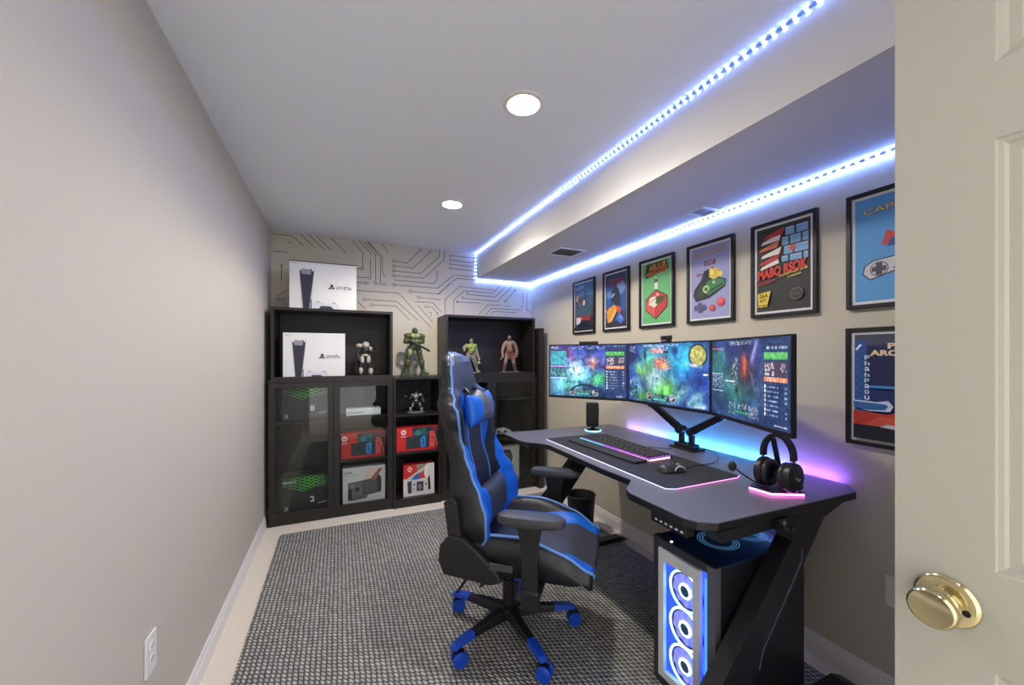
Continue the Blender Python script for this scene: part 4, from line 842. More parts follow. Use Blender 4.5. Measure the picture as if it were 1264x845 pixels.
def scr1(U,V):
    n=fb(U,V,5,1); n2=fb(U,V,9,11); img=np.zeros(U.shape+(3,))+C3((52,84,160)); img=mixm(img,(90,80,190),gs(U,V,.3,.9,.4,.25)); img=mixm(img,(40,60,140),gs(U,V,.55,.95,.3,.12))
    img=mixm(img,(190,60,160),gs(U,V,.29,.75,.05,.22,.3)*.9); img=mixm(img,(110,190,230),gs(U,V,.38,.45,.22,.3)*1.1); img=mixm(img,(214,240,246),gs(U,V,.36,.50,.09,.14)*(.6+n)); img=mixm(img,(120,214,206),gs(U,V,.28,.2,.3,.2)*.9)
    img=mixm(img,(120,100,170),gs(U,V,.6,.68,.16,.12)*.8); img=mixm(img,(246,170,140),gs(U,V,.585,.64,.045,.10)); img=mixm(img,(250,214,190),gs(U,V,.58,.70,.02,.05)); img=mixm(img,(70,60,130),gs(U,V,.70,.58,.07,.04,-.5)); img=mixm(img,(76,170,120),gs(U,V,.66,.34,.09,.14,-.5)*1.3)
    img=mixm(img,(30,60,110),gs(U,V,.62,.13,.2,.07,-.6)); img=img*(.62+.75*n[...,None])*(.85+.3*n2[...,None]); img=img*(1-.3*((fb(U,V,14,21)>.62)&(U>.2)).astype(float))[...,None]
    img=mixm(img,(60,50,90),gs(U,V,.1,.97,.3,.04)*.8); img=speck(img,U,V,.02,.93,.12,.98,14,2,.5,(200,210,220),31); img=speck(img,U,V,.26,.92,.98,.985,60,3,.35,(180,200,220),33)
    img=mixm(img,(60,160,170),rc_(U,V,.01,.62,.235,.90)*.85); img=speck(img,U,V,.015,.63,.23,.89,16,14,.4,(120,230,210),35,.6); img=mixm(img,(16,24,50),rc_(U,V,.01,.895,.24,.91)); img=mixm(img,(190,150,190),rc_(U,V,.01,.57,.235,.60)); img=mixm(img,(26,60,80),rc_(U,V,.01,.38,.235,.56)*.9); img=speck(img,U,V,.015,.39,.23,.55,22,8,.5,(130,210,200),36); img=mixm(img,(220,236,240),rc_(U,V,.01,.345,.235,.355))
    img=side_list(img,U,V,.745,.985,40); img=hud_bottom(img,U,V,.32,.62,.03,.11,60)
    img=mixm(img,(40,44,80),(np.abs(np.hypot((U-.47)*1.1,(V-.02)*1.0)-.21)<.02).astype(float)*.8*(V>.1)); img=speck(img,U,V,.86,.02,.95,.05,8,1,.8,(230,236,240),70)
    return img
def scr2(U,V):
    n=fb(U,V,5,101); n2=fb(U,V,10,111); img=np.zeros(U.shape+(3,))+C3((44,70,150)); img=mixm(img,(54,170,216),gs(U,V,.72,.75,.24,.28)*1.2); img=mixm(img,(84,176,190),gs(U,V,.3,.8,.2,.2)); img=mixm(img,(36,54,120),gs(U,V,.05,.8,.12,.35)*1.2)
    img=mixm(img,(110,180,96),gs(U,V,.22,.52,.09,.16,.6)*1.2); img=mixm(img,(96,176,84),gs(U,V,.48,.25,.16,.2)*1.3); img=mixm(img,(176,224,228),gs(U,V,.36,.42,.12,.16)*1.3); img=mixm(img,(80,150,80),gs(U,V,.2,.1,.12,.12)); img=mixm(img,(110,190,110),gs(U,V,.30,.65,.08,.12)*.6)
    img=mixm(img,(36,64,140),gs(U,V,.92,.45,.14,.25)); img=mixm(img,(230,110,90),gs(U,V,.45,.68,.07,.08)*1.2); img=mixm(img,(244,170,90),gs(U,V,.50,.62,.05,.05)); img=speck(img,U,V,.36,.56,.58,.78,22,14,.3,(120,40,50),120,.7); img=speck(img,U,V,.38,.56,.58,.78,22,14,.2,(250,220,190),121,.7)
    img=img*(.62+.75*n[...,None])*(.85+.3*n2[...,None])
    for (x,y,rx,ry,r_) in ((.71,.2,.05,.14,-.5),(.86,.14,.06,.12,-.5),(.80,.08,.03,.05,0),(.90,.05,.06,.05,.3),(.14,.22,.06,.07,.4),(.10,.36,.05,.05,0),(.17,.62,.025,.05,.3)):
        img=mixm(img,(130,190,206),gs(U,V,x,y,rx,ry,r_)*1.6*(fb(U,V,16,int(x*100))+.15)); img=mixm(img,(60,96,130),gs(U,V,x+.02,y-.03,rx*.4,ry*.5,r_)*.7)
    img=mixm(img,(26,40,60),gs(U,V,.24,.80,.02,.08)); img=mixm(img,(40,40,100),gs(U,V,.63,.86,.03,.07)); img=speck(img,U,V,.34,.35,.42,.44,8,6,.35,(60,70,110),122)
    d=np.hypot((U-.88)*16/9,V-.80); img=mixm(img,(24,34,58),(d<.175).astype(float)); img=mixm(img,(206,200,110),(d<.15).astype(float)*(.55+.6*fb(U,V,20,130))); img=speck(img,U,V,.80,.66,.96,.95,16,14,.25,(110,130,60),131,.5)
    img=mixm(img,(210,220,230),gs(U,V,.84,.65,.08,.025,-.2)); img=mixm(img,(220,230,240),rc_(U,V,.94,.50,.985,.53))
    img=mixm(img,(220,120,120),rc_(U,V,.32,.84,.48,.91)*.9); img=speck(img,U,V,.32,.84,.54,.95,30,5,.4,(250,220,220),132); img=speck(img,U,V,.22,.95,.66,.985,40,2,.6,(200,220,236),133); img=speck(img,U,V,.02,.85,.10,.96,12,6,.45,(190,200,220),134); img=mixm(img,(40,40,50),rc_(U,V,.48,.84,.55,.87))
    img=mixm(img,(24,52,76),rc_(U,V,.015,.06,.135,.26)*.9); img=speck(img,U,V,.02,.07,.13,.25,10,8,.5,(110,190,200),135); img=mixm(img,(220,226,230),gs(U,V,.03,.32,.01,.04))
    img=hud_bottom(img,U,V,.30,.60,.05,.11,140); img=speck(img,U,V,.84,.02,.96,.05,14,1,.8,(230,236,240),141); return img
def scr3(U,V):
    n=fb(U,V,5,201); n2=fb(U,V,10,211); img=np.zeros(U.shape+(3,))+C3((46,70,116)); img=mixm(img,(40,44,96),gs(U,V,.4,.9,.3,.2)); img=mixm(img,(60,130,116),gs(U,V,.38,.38,.22,.22)*.9); img=mixm(img,(70,120,130),gs(U,V,.28,.55,.12,.2)*.8); img=mixm(img,(80,150,190),gs(U,V,.18,.80,.05,.10))
    img=mixm(img,(86,60,90),gs(U,V,.52,.6,.14,.2)*.9); img=mixm(img,(236,92,66),gs(U,V,.49,.66,.035,.13)*1.4); img=mixm(img,(250,150,96),gs(U,V,.50,.66,.014,.08)); img=mixm(img,(190,190,220),gs(U,V,.61,.84,.02,.14,-.25)*.8); img=mixm(img,(90,84,170),gs(U,V,.62,.75,.05,.15)*.5)
    for k in range(5): img=mixm(img,(150,150,190),(np.abs(V-(.62-(U-.55)*(1.2+.5*k)))<.006).astype(float)*.35*(U>.54)*(U<.72))
    img=img*(.5+.8*n[...,None])*(.85+.3*n2[...,None])
    img=speck(img,U,V,.31,.42,.40,.78,9,16,.3,(200,190,200),220,.8); img=mixm(img,(220,226,230),rc_(U,V,.22,.46,.36,.475)); img=mixm(img,(30,40,50),gs(U,V,.385,.36,.02,.06)); img=speck(img,U,V,.28,.93,.6,.985,34,4,.5,(186,196,190),221); img=speck(img,U,V,.78,.93,.96,.97,16,2,.45,(190,200,220),222)
    img=mixm(img,(44,110,104),rc_(U,V,.02,.56,.185,.86)*.8); img=mixm(img,(200,120,120),rc_(U,V,.01,.88,.18,.90)*.7); img=mixm(img,(210,220,230),rc_(U,V,.01,.545,.185,.556)); img=speck(img,U,V,.02,.36,.18,.54,16,10,.4,(160,170,180),223); img=mixm(img,(210,220,230),rc_(U,V,.01,.32,.185,.33))
    img=side_list(img,U,V,.72,.975,240,.82); img=speck(img,U,V,.72,.87,.97,.90,14,1,.4,(200,210,220),224)
    img=speck(img,U,V,.27,.05,.37,.20,12,9,.5,(150,190,200),225); img=speck(img,U,V,.54,.05,.66,.20,14,9,.5,(170,170,180),226); img=mixm(img,(70,150,120),rc_(U,V,.36,.08,.53,.105)); img=speck(img,U,V,.40,.12,.52,.2,14,4,.3,(200,210,220),227); img=speck(img,U,V,.84,.03,.96,.05,14,1,.8,(230,236,240),228); return img
MH=.368; ZM=1.252
def monitor(label,a,b,fn,extra=None):
    """a = left bottom corner on plan, b = right corner, seen from the seat"""
    a=Vector((*a,0)); b=Vector((*b,0)); d=b-a; W=d.length; an=math.atan2(d.y,d.x); c=(a+b)/2
    t=thing('monitor',label,'monitor',(c.x,c.y,ZM),an,'curved row of three monitors'); H=MH
    m=MB(); m.box((-W/2,.0006,-H/2),(W/2,.016,H/2),M['blackp']); m.box((-W/2+.12,.016,-.11),(W/2-.12,.048,.11),M['blackp']); m.build('housing',t,bevel=.003)
    m=MB(); f=.007
    m.box((-W/2,-.003,-H/2),(W/2,.0005,-H/2+.016),M['edge']).box((-W/2,-.003,H/2-f),(W/2,.0005,H/2),M['edge']).box((-W/2,-.003,-H/2+.016),(-W/2+f,.0005,H/2-f),M['edge']).box((W/2-f,-.003,-H/2+.016),(W/2,.0005,H/2-f),M['edge']); m.build('bezel',t)
    me=grid_screen(W-2*f,H-f-.016,fn); me.materials.append(sm_); o=bpy.data.objects.new('screen',me); col.objects.link(o); o.parent=t; o.location=(0,-.0008,(.016-f)/2)
    return t
monitor('left monitor of the three, the one nearest the bookcases',(1.354,2.385),(1.676,1.949),scr1)
monitor('middle monitor of the three, webcam on top',(1.678,1.943),(1.678,1.345),scr2)
monitor('right monitor of the three with a darker game picture, above the headset',(1.676,1.341),(1.450,.836),scr3)
wc=onX(822,418,1.69)
t=thing('webcam','black webcam clipped on top of the middle monitor','webcam',(1.692,wc[1],ZM+MH/2+.0005))
m=MB(); m.box((-.012,-.032,.010),(.014,.032,.036),M['blackp']); m.box((-.02,-.022,0),(.022,.022,.010),M['blackp']); m.build('body',t,bevel=.004); m=MB(); m.lathe([(0,-.016),(.009,-.016),(.010,-.012),(0,-.012)],P((40,44,60),.1),(0,0,.024),'x',20); m.build('lens',t)
wc=onY(722,424,2.17); t=thing('light_bar','thin dark bar resting on top of the left monitor','light bar',(1.53,2.165,ZM+MH/2+.0005),math.atan2(-.436,.322))
MB().box((-.065,-.004,0),(.065,.016,.018),M['blackm']).build('bar',t,bevel=.003)
# monitor arm
ar=thing('monitor_mount','black dual monitor arm clamped at the rear of the desk','monitor arm',(1.84,1.635,ZD))
m=MB(); m.box((-.05,-.085,.0005),(.05,.085,.012),M['blackp']); m.build('base_plate',ar,bevel=.003)
m=MB(); m.box((-.035,-.062,.012),(.030,.062,.034),M['blackp']); m.build('clamp_block',ar,bevel=.004)
for sg,tgt in ((1,(-.10,.165,.245)),(-1,(-.10,-.325,.245))):
    m=MB(); m.tube([(0,.036*sg,.034),(0,.036*sg,.115)],.017,M['blackp'],16); p=m.build('post',ar,smooth=True)
    m=MB(); e=Vector((0,.040*sg,.105)); t2=Vector(tgt); d=(t2-e); 
    side=d.cross(Vector((1,0,0))).normalized()*.022
    q=Vector((.014,0,0)); r1=[e-side-q,e+side-q,e+side+q,e-side+q]; r2=[t2-side*.8-q,t2+side*.8-q,t2+side*.8+q,t2-side*.8+q]
    m.rings([r1,r2],M['blackp']); m.caps(e-q*1.3,e+q*1.3,.024,.024,M['blackp'],14); m.caps(t2-q,t2+q,.019,.019,M['blackp'],12); m.build('lower_arm',ar,bevel=.003)
m=MB(); m.tube([(-.10,.165,.245),(-.085,.20,.42)],.016,M['blackp'],12); m.tube([(-.10,-.325,.245),(-.085,-.33,.42)],.016,M['blackp'],12); m.build('upper_arm',ar)
m=MB()
m.tube([(-.045,.62-.0,.432),(-.08,.36,.432),(-.085,-.36,.432),(-.085,-.36,.432)],.016,M['blackp'],12)
m.build('cross_rail',ar)
m=MB(); m.box((-.125,-.04,.39),(-.085,.06,.47),M['blackp']); m.build('mount_plate',ar)
for (x,y,tx,ty) in ((1.56,2.20,1.60,2.235),(1.60,1.06,1.63,1.05)):
    pass
# headset and stand
hs=thing('headset_stand','black headset stand with pink glowing base at the right desk end','headset stand',(1.585,.985,ZD+.001),math.radians(-24))
hp=[(-.085,.02),(-.045,-.055),(.075,-.062),(.085,0),(.05,.06),(-.04,.065)]
m=MB(); m.prism(hp,.003,.014,M['blackp']); m.build('base',hs,bevel=.003)
m=MB(); m.tube([(hp[i][0],hp[i][1],.0045) for i in (0,1,2)],.004,emis('stand_glow',(255,120,225),3.0),8); m.build('glowing_edge',hs)
m=MB(); m.tube([(.055,.03,.012),(.035,.03,.12),(.012,.02,.205)],[.012,.010,.010],M['blackp'],10); m.tube([(.055,.03,.014),(.075,.02,.012)],.016,M['blackp'],10); m.build('post',hs,smooth=True)
m=MB(); m.ell((.065,-.03,.030),(.026,.026,.018),M['blackp'],18,8); m.build('control_dial',hs,smooth='all')
# headset: ear to ear along room y
he=thing('headset','black over-ear headset with a boom microphone hanging on its stand','headset',(1.580,.965,ZD+.095),math.radians(3))
m=MB(); pts=[];R_=[]
bw=[]
for k in range(19):
    a=math.radians(-8+196*k/18); y=-.056*math.cos(a); z=.052+.080*math.sin(a); bw.append((y,z))
def band(m,pts,w,th,mat,x0=0):
    rs=[]
    for i,(y,z) in enumerate(pts):
        a=pts[max(i-1,0)];b=pts[min(i+1,len(pts)-1)]; dy,dz=b[0]-a[0],b[1]-a[1]; l=math.hypot(dy,dz); ny,nz=-dz/l*th/2,dy/l*th/2
        rs.append([(x0-w/2,y+ny,z+nz),(x0+w/2,y+ny,z+nz),(x0+w/2,y-ny,z-nz),(x0-w/2,y-ny,z-nz)])
    m.rings(rs,mat)
band(m,bw,.034,.014,M['blackm']); hb_=m.build('headband',he,bevel=.004)
for sg in (-1,1):
    m=MB(); m.tube([(0,sg*.056,.055),(0,sg*.058,.015)],.005,P((90,94,100),.3,.8),8); m.build('slider',he)
    m=MB(); yy=sg*.066
    m.lathe([(0,sg*.036),(.048,sg*.036),(.056,sg*.042),(.058,sg*.050),(.055,sg*.064),(.044,sg*.070),(0,sg*.070)],M['blackp'],(0,0,-.022),'y',36); cu=m.build('ear_cup',he,smooth=True)
    m=MB(); m.torus((0,sg*.030,-.022),.041,.013,M['leather'],'y',36,10); m.build('ear_pad',cu,smooth='all')
    m=MB(); m.torus((0,sg*.0625,-.022),.053,.0025,P((80,110,130),.25,.7),'y',36,6); m.build('trim_ring',cu,smooth='all')
A=Art((-.02,-.0712,-.034),(.04,0,0),(0,0,.02),(0,-1,0)); A.line([(.05,.7),(.25,.9),(.5,.4),(.9,.5),(.8,.2),(.45,.2)],.16,(200,206,212)); A.mb.build('emblem',he)
mx_=Vector(onY(904,575,1.00))-Vector((1.580,.965,ZD+.095)); mx_=Matrix.Rotation(math.radians(-3),3,'Z')@mx_
m=MB(); b0=Vector((-.03,-.055,-.055)); pts=[b0.lerp(mx_,k/8)+Vector((0,0,-.028*math.sin(PI*k/8))) for k in range(9)]
m.tube(pts,.0028,M['blackp'],8); bm_=m.build('boom_arm',he,smooth='all'); m=MB(); m.ell(tuple(mx_),(.014,.014,.019),M['blackm'],18,10); m.build('microphone_foam',bm_,smooth='all')
# ---------------------------------------------------------------- PC TOWER
PX0,PX1,PY0,PY1,PZ0,PZ1=1.20,1.715,.945,1.235,.016,.612
pc=thing('pc_tower','large black PC tower with three glowing ring fans under the desk end','computer',(PX0,PY0,PZ0))
W_,D_,H_=PY1-PY0,PX1-PX0,PZ1-PZ0
m=MB(); bk=P((26,27,31),.45)
m.box((.03,0,.02),(D_,.006,H_-.004),bk).box((.03,W_-.006,.02),(D_,W_,H_-.004),bk).box((D_-.006,.006,.02),(D_,W_-.006,H_-.004),bk).box((.03,.006,.02),(D_-.006,W_-.006,.03),bk)
m.build('case_body',pc,bevel=.002)
m=MB()
for x in (.05,D_-.09):
    for y in (.02,W_-.05): m.box((x,y,0),(x+.04,y+.03,.02),M['blackp'])
m.build('feet',pc)
# front: positions as fractions of the front width measured from the far side (f=0) to the near side (f=1)
def fy(f): return W_*(1-f)
m=MB(); dg=P((70,72,78),.4)
m.box((0,fy(.10),.012),(.03,fy(0),H_),P((44,47,54),.4)).box((0,fy(1),.012),(.03,fy(.885),H_),P((88,90,96),.45)).box((0,fy(.885),H_-.03),(.03,fy(.10),H_),P((50,52,58),.4)).box((0,fy(.885),.012),(.03,fy(.10),.04),P((50,52,58),.4)); m.build('front_surround',pc,bevel=.002)
m=MB(); sv=P((206,208,212),.4); a_,b_2,z0_,z1_=.11,.79,.045,H_-.035
m.box((-.006,fy(.20),z0_),(.012,fy(a_),z1_),sv).box((-.006,fy(b_2),z0_),(.012,fy(.69),z1_),sv).box((-.006,fy(.69),z1_-.045),(.012,fy(.20),z1_),sv).box((-.006,fy(.69),z0_),(.012,fy(.20),z0_+.03),sv); m.build('front_frame',pc,bevel=.001,label='silver grey front frame')
m=MB(); m.box((.026,fy(.885),.04),(.028,fy(.10),H_-.03),emis('case_glow',(40,70,190),1.1)); m.build('inner_glow_panel',pc)
m=MB(); m.box((.012,fy(.86),.06),(.016,fy(.82),H_-.06),emis('case_glow_line',(50,100,230),1.5)); m.build('side_light_slit',pc)
MB().box((-.002,fy(.69),z0_+.03),(0,fy(.20),z1_-.045),M['glass']).build('front_glass',pc)
fr=.074
for zc in (.435,.29,.145):
    yc=fy(.50); f_=MB(); f_.lathe([(fr-.012,.020),(fr+.004,.020),(fr+.004,.0255),(fr-.012,.0255)],M['blackm'],(0,yc,zc),'x',40)
    fo=f_.build('fan',pc)
    m=MB(); m.torus((.018,yc,zc),fr-.002,.0045,emis('fan_ring',(150,225,255),3.2),'x',48,8); m.build('light_ring',fo)
    m=MB(); m.torus((.018,yc,zc),.024,.0050,emis('fan_hub_ring',(185,225,255),3.0),'x',32,8); m.lathe([(0,.015),(.020,.015),(.021,.022),(0,.022)],P((60,100,140),.4),(0,yc,zc),'x',32); m.build('hub',fo)
    m=MB()
    for k in range(9):
        a=2*PI*k/9; rs=[]
        for rr_,da,dx in ((.026,0,0),(.045,.18,.001),(.066,.42,.002)):
            rs.append([(.0185+dx,yc+rr_*math.cos(a+da),zc+rr_*math.sin(a+da)),(.0235+dx,yc+rr_*math.cos(a+da+.42),zc+rr_*math.sin(a+da+.42)),(.0240+dx,yc+rr_*math.cos(a+da+.42),zc+rr_*math.sin(a+da+.42)),(.0190+dx,yc+rr_*math.cos(a+da),zc+rr_*math.sin(a+da))])
        m.rings(rs,emis('blade_glow',(120,110,220),.9) if k==0 and not hasattr(bpy,'_bg') else bladem)
        if k==0: bladem=m.mats[0]
    m.build('blades',fo)
    m=MB(); m.lathe([(.022,.0262),(fr-.006,.0262),(fr-.006,.0258),(.022,.0258)],emis('fan_back_glow',(96,112,214),.75),(0,yc,zc),'x',40); m.build('glow_disc',fo)
# top: mesh lid, blue light from inside put into its colour
m=MB(); m.prism([(.03,0),(D_,0),(D_,W_),(.03,W_)],H_-.004,H_,P((22,52,100),.22,.3,coat=.6)); m.build('top_mesh',pc,bevel=.001,label='glossy dark mesh lid with the inner blue glow in its colour')
m=MB(); m.box((0,0,H_),(.03,W_,H_+.003),M['blackp']); m.build('top_trim',pc)
m=MB(); m.lathe([(0,H_+.003),(.005,H_+.003),(.005,H_+.0045),(0,H_+.0045)],emis('power_light',(235,240,255),3),(.015,W_*.72,0),n=14); m.build('power_button',pc)
m=MB(); dm=emis('fan_glow_dots',(110,180,225),.55)  # emissive dots laid on the lid in place of lit fans below
for (cx_,r0) in ((.20,.075),(.37,.075)):
    for j,r_ in enumerate((r0,r0-.010,r0-.020)):
        n=int(2*PI*r_/.0105)
        for k in range(n):
            a=2*PI*k/n; x=cx_+r_*math.cos(a); y=W_*.5+r_*math.sin(a); m.box((x-.0013,y-.0013,H_),(x+.0013,y+.0013,H_+.0004),dm)
m.build('fan_glow_spots',pc,kind='stuff')
m=MB(); m.tube([(PX1+.004,1.02,.38),(PX1+.05,1.02,.37),(PX1+.085,1.04,.30),(PX1+.07,1.04,.24),(PX1+.004,1.05,.22)],.006,M['blackm'],10); m.tube([(PX1+.004,1.05,.36),(PX1+.06,1.06,.34),(PX1+.07,1.06,.27),(PX1+.004,1.06,.20)],.005,M['blackm'],10)
c=m.build('power_cable',smooth='all'); tag(c,'black cables looping out of the back of the PC tower','cable')
# waste bin
m=MB(); bx,by=1.72,2.53; bt_=thing('waste_bin','round black waste bin behind the chair near the left desk leg','bin',(bx,by,.015))
m.lathe([(0,0),(.092,0),(.108,.262),(.112,.270),(.108,.272),(.104,.264),(.089,.006),(0,.006)],P((24,24,27),.5),n=40); m.build('bin_body',bt_,smooth=True)
m=MB(); m.torus((0,0,.268),.110,.005,M['blackp'],'z',40,8); m.build('rim',bt_,smooth='all')
# ================================================================ GAMING CHAIR  (local x = forward, y = sitter's left)
ch=thing('gaming_chair','blue and black racing style gaming chair standing on the rug in front of the desk','chair',(.760,1.738,.014),math.radians(-39))
BP=M['blackp']
# star base
m=MB(); m.lathe([(0,.085),(.050,.085),(.055,.10),(.050,.125),(.036,.135),(0,.135)],BP,n=32); m.build('base_hub',ch,smooth=True)
offs=math.radians(56+39)
for k in range(5):
    a=offs+2*PI*k/5; R_=Matrix.Rotation(a,4,'Z')
    m=MB(); m.T=R_
    rs=[]
    for x,w_,zb,zt_ in ((.03,.030,.080,.128),(.12,.026,.085,.124),(.23,.021,.088,.112),(.285,.020,.086,.104)):
        rs.append([(x,-w_,zb),(x,w_,zb),(x,w_*.75,zt_),(x,-w_*.75,zt_)])
    m.rings(rs,BP); lg=m.build('base_leg',ch,bevel=.004)
    m=MB(); m.T=R_; rs=[]
    for x,w_,zb,zt_ in ((.225,.023,.089,.1155),(.29,.0225,.086,.1075),(.325,.020,.082,.101),(.337,.012,.080,.092)):
        rs.append([(x,-w_,zb),(x,w_,zb),(x,w_*.8,zt_),(x,-w_*.8,zt_)])
    m.rings(rs,M['bluep']); m.build('leg_cap',lg,bevel=.003,label='blue plastic leg tip')
    c=MB(); c.T=R_@Matrix.Translation((.315,0,0))@Matrix.Rotation(math.radians(-164+(-18,12,25,-25,8)[k])-a,4,'Z')
    c.tube([(0,0,.05),(0,0,.082)],.010,BP,10); c.caps((-.012,-.004,.046),(-.012,.004,.046),.012,.012,BP,12); c.box((-.034,-.009,.034),(.012,.009,.066),BP); cc=c.build('caster',ch,smooth=True)
    for sg in (-1,1):
        w=MB(); w.T=c.T
        w.lathe([(0,sg*.010),(.030,sg*.010),(.0335,sg*.014),(.0335,sg*.024),(.029,sg*.029),(.022,sg*.028),(.020,sg*.030),(.008,sg*.031),(0,sg*.029)],M['bluep'],(-.014,0,.0338),'y',28)
        w.build('wheel',cc,smooth=True)
m=MB(); m.tube([(0,0,.13),(0,0,.26)],.030,BP,24); m.tube([(0,0,.255),(0,0,.40)],.022,M['blackm'],20); m.build('gas_lift',ch,smooth=True)
m=MB(); m.box((-.13,-.10,.365),(.12,.10,.40),BP); m.build('tilt_mechanism',ch,bevel=.006)
m=MB(); m.tube([(0,-.10,.375),(-.02,-.20,.365),(-.06,-.25,.35)],.006,BP,8); m.tube([(-.12,-.05,.37),(-.17,-.16,.30),(-.19,-.20,.27)],.006,BP,8); m.build('adjust_lever',ch)
# seat cushion
def sstep(e0,e1,x): t=max(0,min(1,(x-e0)/(e1-e0))); return t*t*(3-2*t)
nx,ny=34,40; grid=[]; sx0,sx1=-.23,.415; HW=.262
def seat_top(x,y):
    ay=abs(y); u=(x-sx0)/(sx1-sx0)
    z=.478+.018*u; bol=sstep(.15,.222,ay)*(1-.35*sstep(.0,.2,.25-u))*(1-.88*sstep(.50,.97,u)); z+=.086*bol
    z-=.050*sstep(.80,1.0,u)**1.5
    z-=.055*sstep(.235,.262,ay)**1.5
    return z
verts=[];faces=[];mi=[]
def seat_w(u): return .132+.035*sstep(.55,1,u),.182+.055*sstep(.55,1,u)
def seat_y(j,u):
    w0,w1=seat_w(u); q=abs(2*j/ny-1); sg=1 if 2*j>ny else -1
    return sg*(w0*q/.5 if q<=.5 else (w0+(w1-w0)*(q-.5)/.2 if q<=.7 else w1+(HW-w1)*(q-.7)/.3))
for i in range(nx+1):
    x=sx0+(sx1-sx0)*i/nx
    for j in range(ny+1):
        y=seat_y(j,i/nx); fr_=1 if i<nx else 1
        rx=x+ (.018*(1-(abs(y)/HW)**2) if i>nx-3 else 0)
        verts.append((rx,y*(1-.06*sstep(.8,1,(x-sx0)/(sx1-sx0))),seat_top(x,y)))
nb=len(verts)
for i in range(nx+1):
    x=sx0+(sx1-sx0)*i/nx
    for j in range(ny+1):
        y=seat_y(j,i/nx); u=i/nx
        verts.append((x+(.0 if i<nx-2 else -.03*(i-nx+2)/2),y*.94,.405+.02*sstep(.85,1,u)))
id_=lambda i,j:i*(ny+1)+j
for i in range(nx):
    for j in range(ny):
        q=abs(2*(j+.5)/ny-1)
        faces.append((id_(i,j),id_(i+1,j),id_(i+1,j+1),id_(i,j+1)))
        mi.append(1 if .5<q<.7 else (0 if q<.5 else 2))
        faces.append((nb+id_(i,j),nb+id_(i,j+1),nb+id_(i+1,j+1),nb+id_(i+1,j))); mi.append(2)
for i in range(nx):
    for j in (0,ny): 
        f=(id_(i,j),id_(i+1,j),nb+id_(i+1,j),nb+id_(i,j)); faces.append(f if j==0 else f[::-1]); mi.append(2)
for j in range(ny):
    q=abs(2*(j+.5)/ny-1)
    f=(id_(nx,j),id_(nx,j+1),nb+id_(nx,j+1),nb+id_(nx,j)); faces.append(f); mi.append(1 if .5<q<.7 else (0 if q<.5 else 2))
    f=(id_(0,j),id_(0,j+1),nb+id_(0,j+1),nb+id_(0,j)); faces.append(f[::-1]); mi.append(2)
s=MB(); s.v=verts; s.f=faces; s.m=mi; s.mats=[M['leatherg'],M['leatherb'],M['leather']]
seat=s.build('seat_cushion',ch,smooth='all')
for sg in (-1,1):
    m=MB(); pts=[]
    for k in range(23):
        x=sx0+.01+(sx1-sx0-.01)*k/22; y=.240; pts.append((x,sg*y*(1-.05*sstep(.8,1,(x-sx0)/(sx1-sx0))),seat_top(x,.235)+.003))
    pts.append((sx1+.006,sg*.222,.45)); pts.append((sx1-.015,sg*.222,.415))
    m.tube(pts,.0065,M['piping'],8); m.build('seat_piping',seat,smooth='all',label='light blue piping')
# backrest
def itp(tab,z):
    if z<=tab[0][0]: return tab[0][1]
    for (a,b),(c,d) in zip(tab[:-1],tab[1:]):
        if z<=c: t=(z-a)/(c-a); t=t*t*(3-2*t); return b+(d-b)*t
    return tab[-1][1]
Wt=[(.44,.19),(.52,.252),(.62,.272),(.72,.262),(.82,.238),(.92,.222),(1.0,.232),(1.07,.256),(1.12,.248),(1.165,.190),(1.20,.150),(1.25,.136),(1.29,.124),(1.32,.104),(1.342,.074),(1.358,.035)]
Fw=[(.44,-.11),(.50,-.045),(.57,-.012),(.65,-.012),(.73,-.04),(.82,-.088),(.90,-.12),(.98,-.135),(1.08,-.125),(1.14,-.155),(1.19,-.195),(1.30,-.205),(1.345,-.222),(1.358,-.25)]
Fc=[(.44,-.12),(.6,-.120),(.75,-.135),(.95,-.170),(1.1,-.178),(1.18,-.182),(1.24,-.172),(1.31,-.180),(1.342,-.200),(1.358,-.24)]
Fb=[(.44,-.185),(.6,-.215),(.8,-.235),(1.0,-.258),(1.2,-.283),(1.32,-.296),(1.345,-.288),(1.358,-.27)]
rec=lambda T_:[(z,x-.035*max(0,(z-.85))/.45) for z,x in T_]
Fw,Fc,Fb=rec(Fw),rec(Fc),rec(Fb)
NZ,NS=72,48; zs=[.44+(1.358-.44)*(1-(1-i/NZ)**1.15) for i in range(NZ+1)]
def front(z,s_):
    c,w_=itp(Fc,z),itp(Fw,z); a=abs(s_)
    x=c+(w_-c)*sstep(.40,.97,a)
    x-=.018*sstep(.90,1.0,a)**2*(1 if z<1.16 else .8)
    return x
def bs(j,z):
    b0=.36; b1=b0+.002+.34*sstep(.80,1.0,z); b2=min(.995,1-.34*(1-sstep(.80,.99,z))); b2=max(b2,b1+.02)
    q=abs(2*j/NS-1); sg=1 if 2*j>NS else -1; K=[(0,0),(.25,b0),(.5,b1),(.75,b2),(1.0001,1)]
    for (a,va),(c,vc) in zip(K[:-1],K[1:]):
        if q<=c: return sg*(va+(vc-va)*(q-a)/(c-a))
V_=[];F_=[];Mi=[]
for z in zs:
    w_=itp(Wt,z)
    for j in range(NS+1): s_=bs(j,z); V_.append((front(z,s_),s_*w_,z))
nb=len(V_)
for z in zs:
    w_=itp(Wt,z)
    for j in range(NS+1): s_=bs(j,z); V_.append((itp(Fb,z)+.03*abs(s_)**4,s_*w_*.985,z))
iq=lambda i,j:i*(NS+1)+j
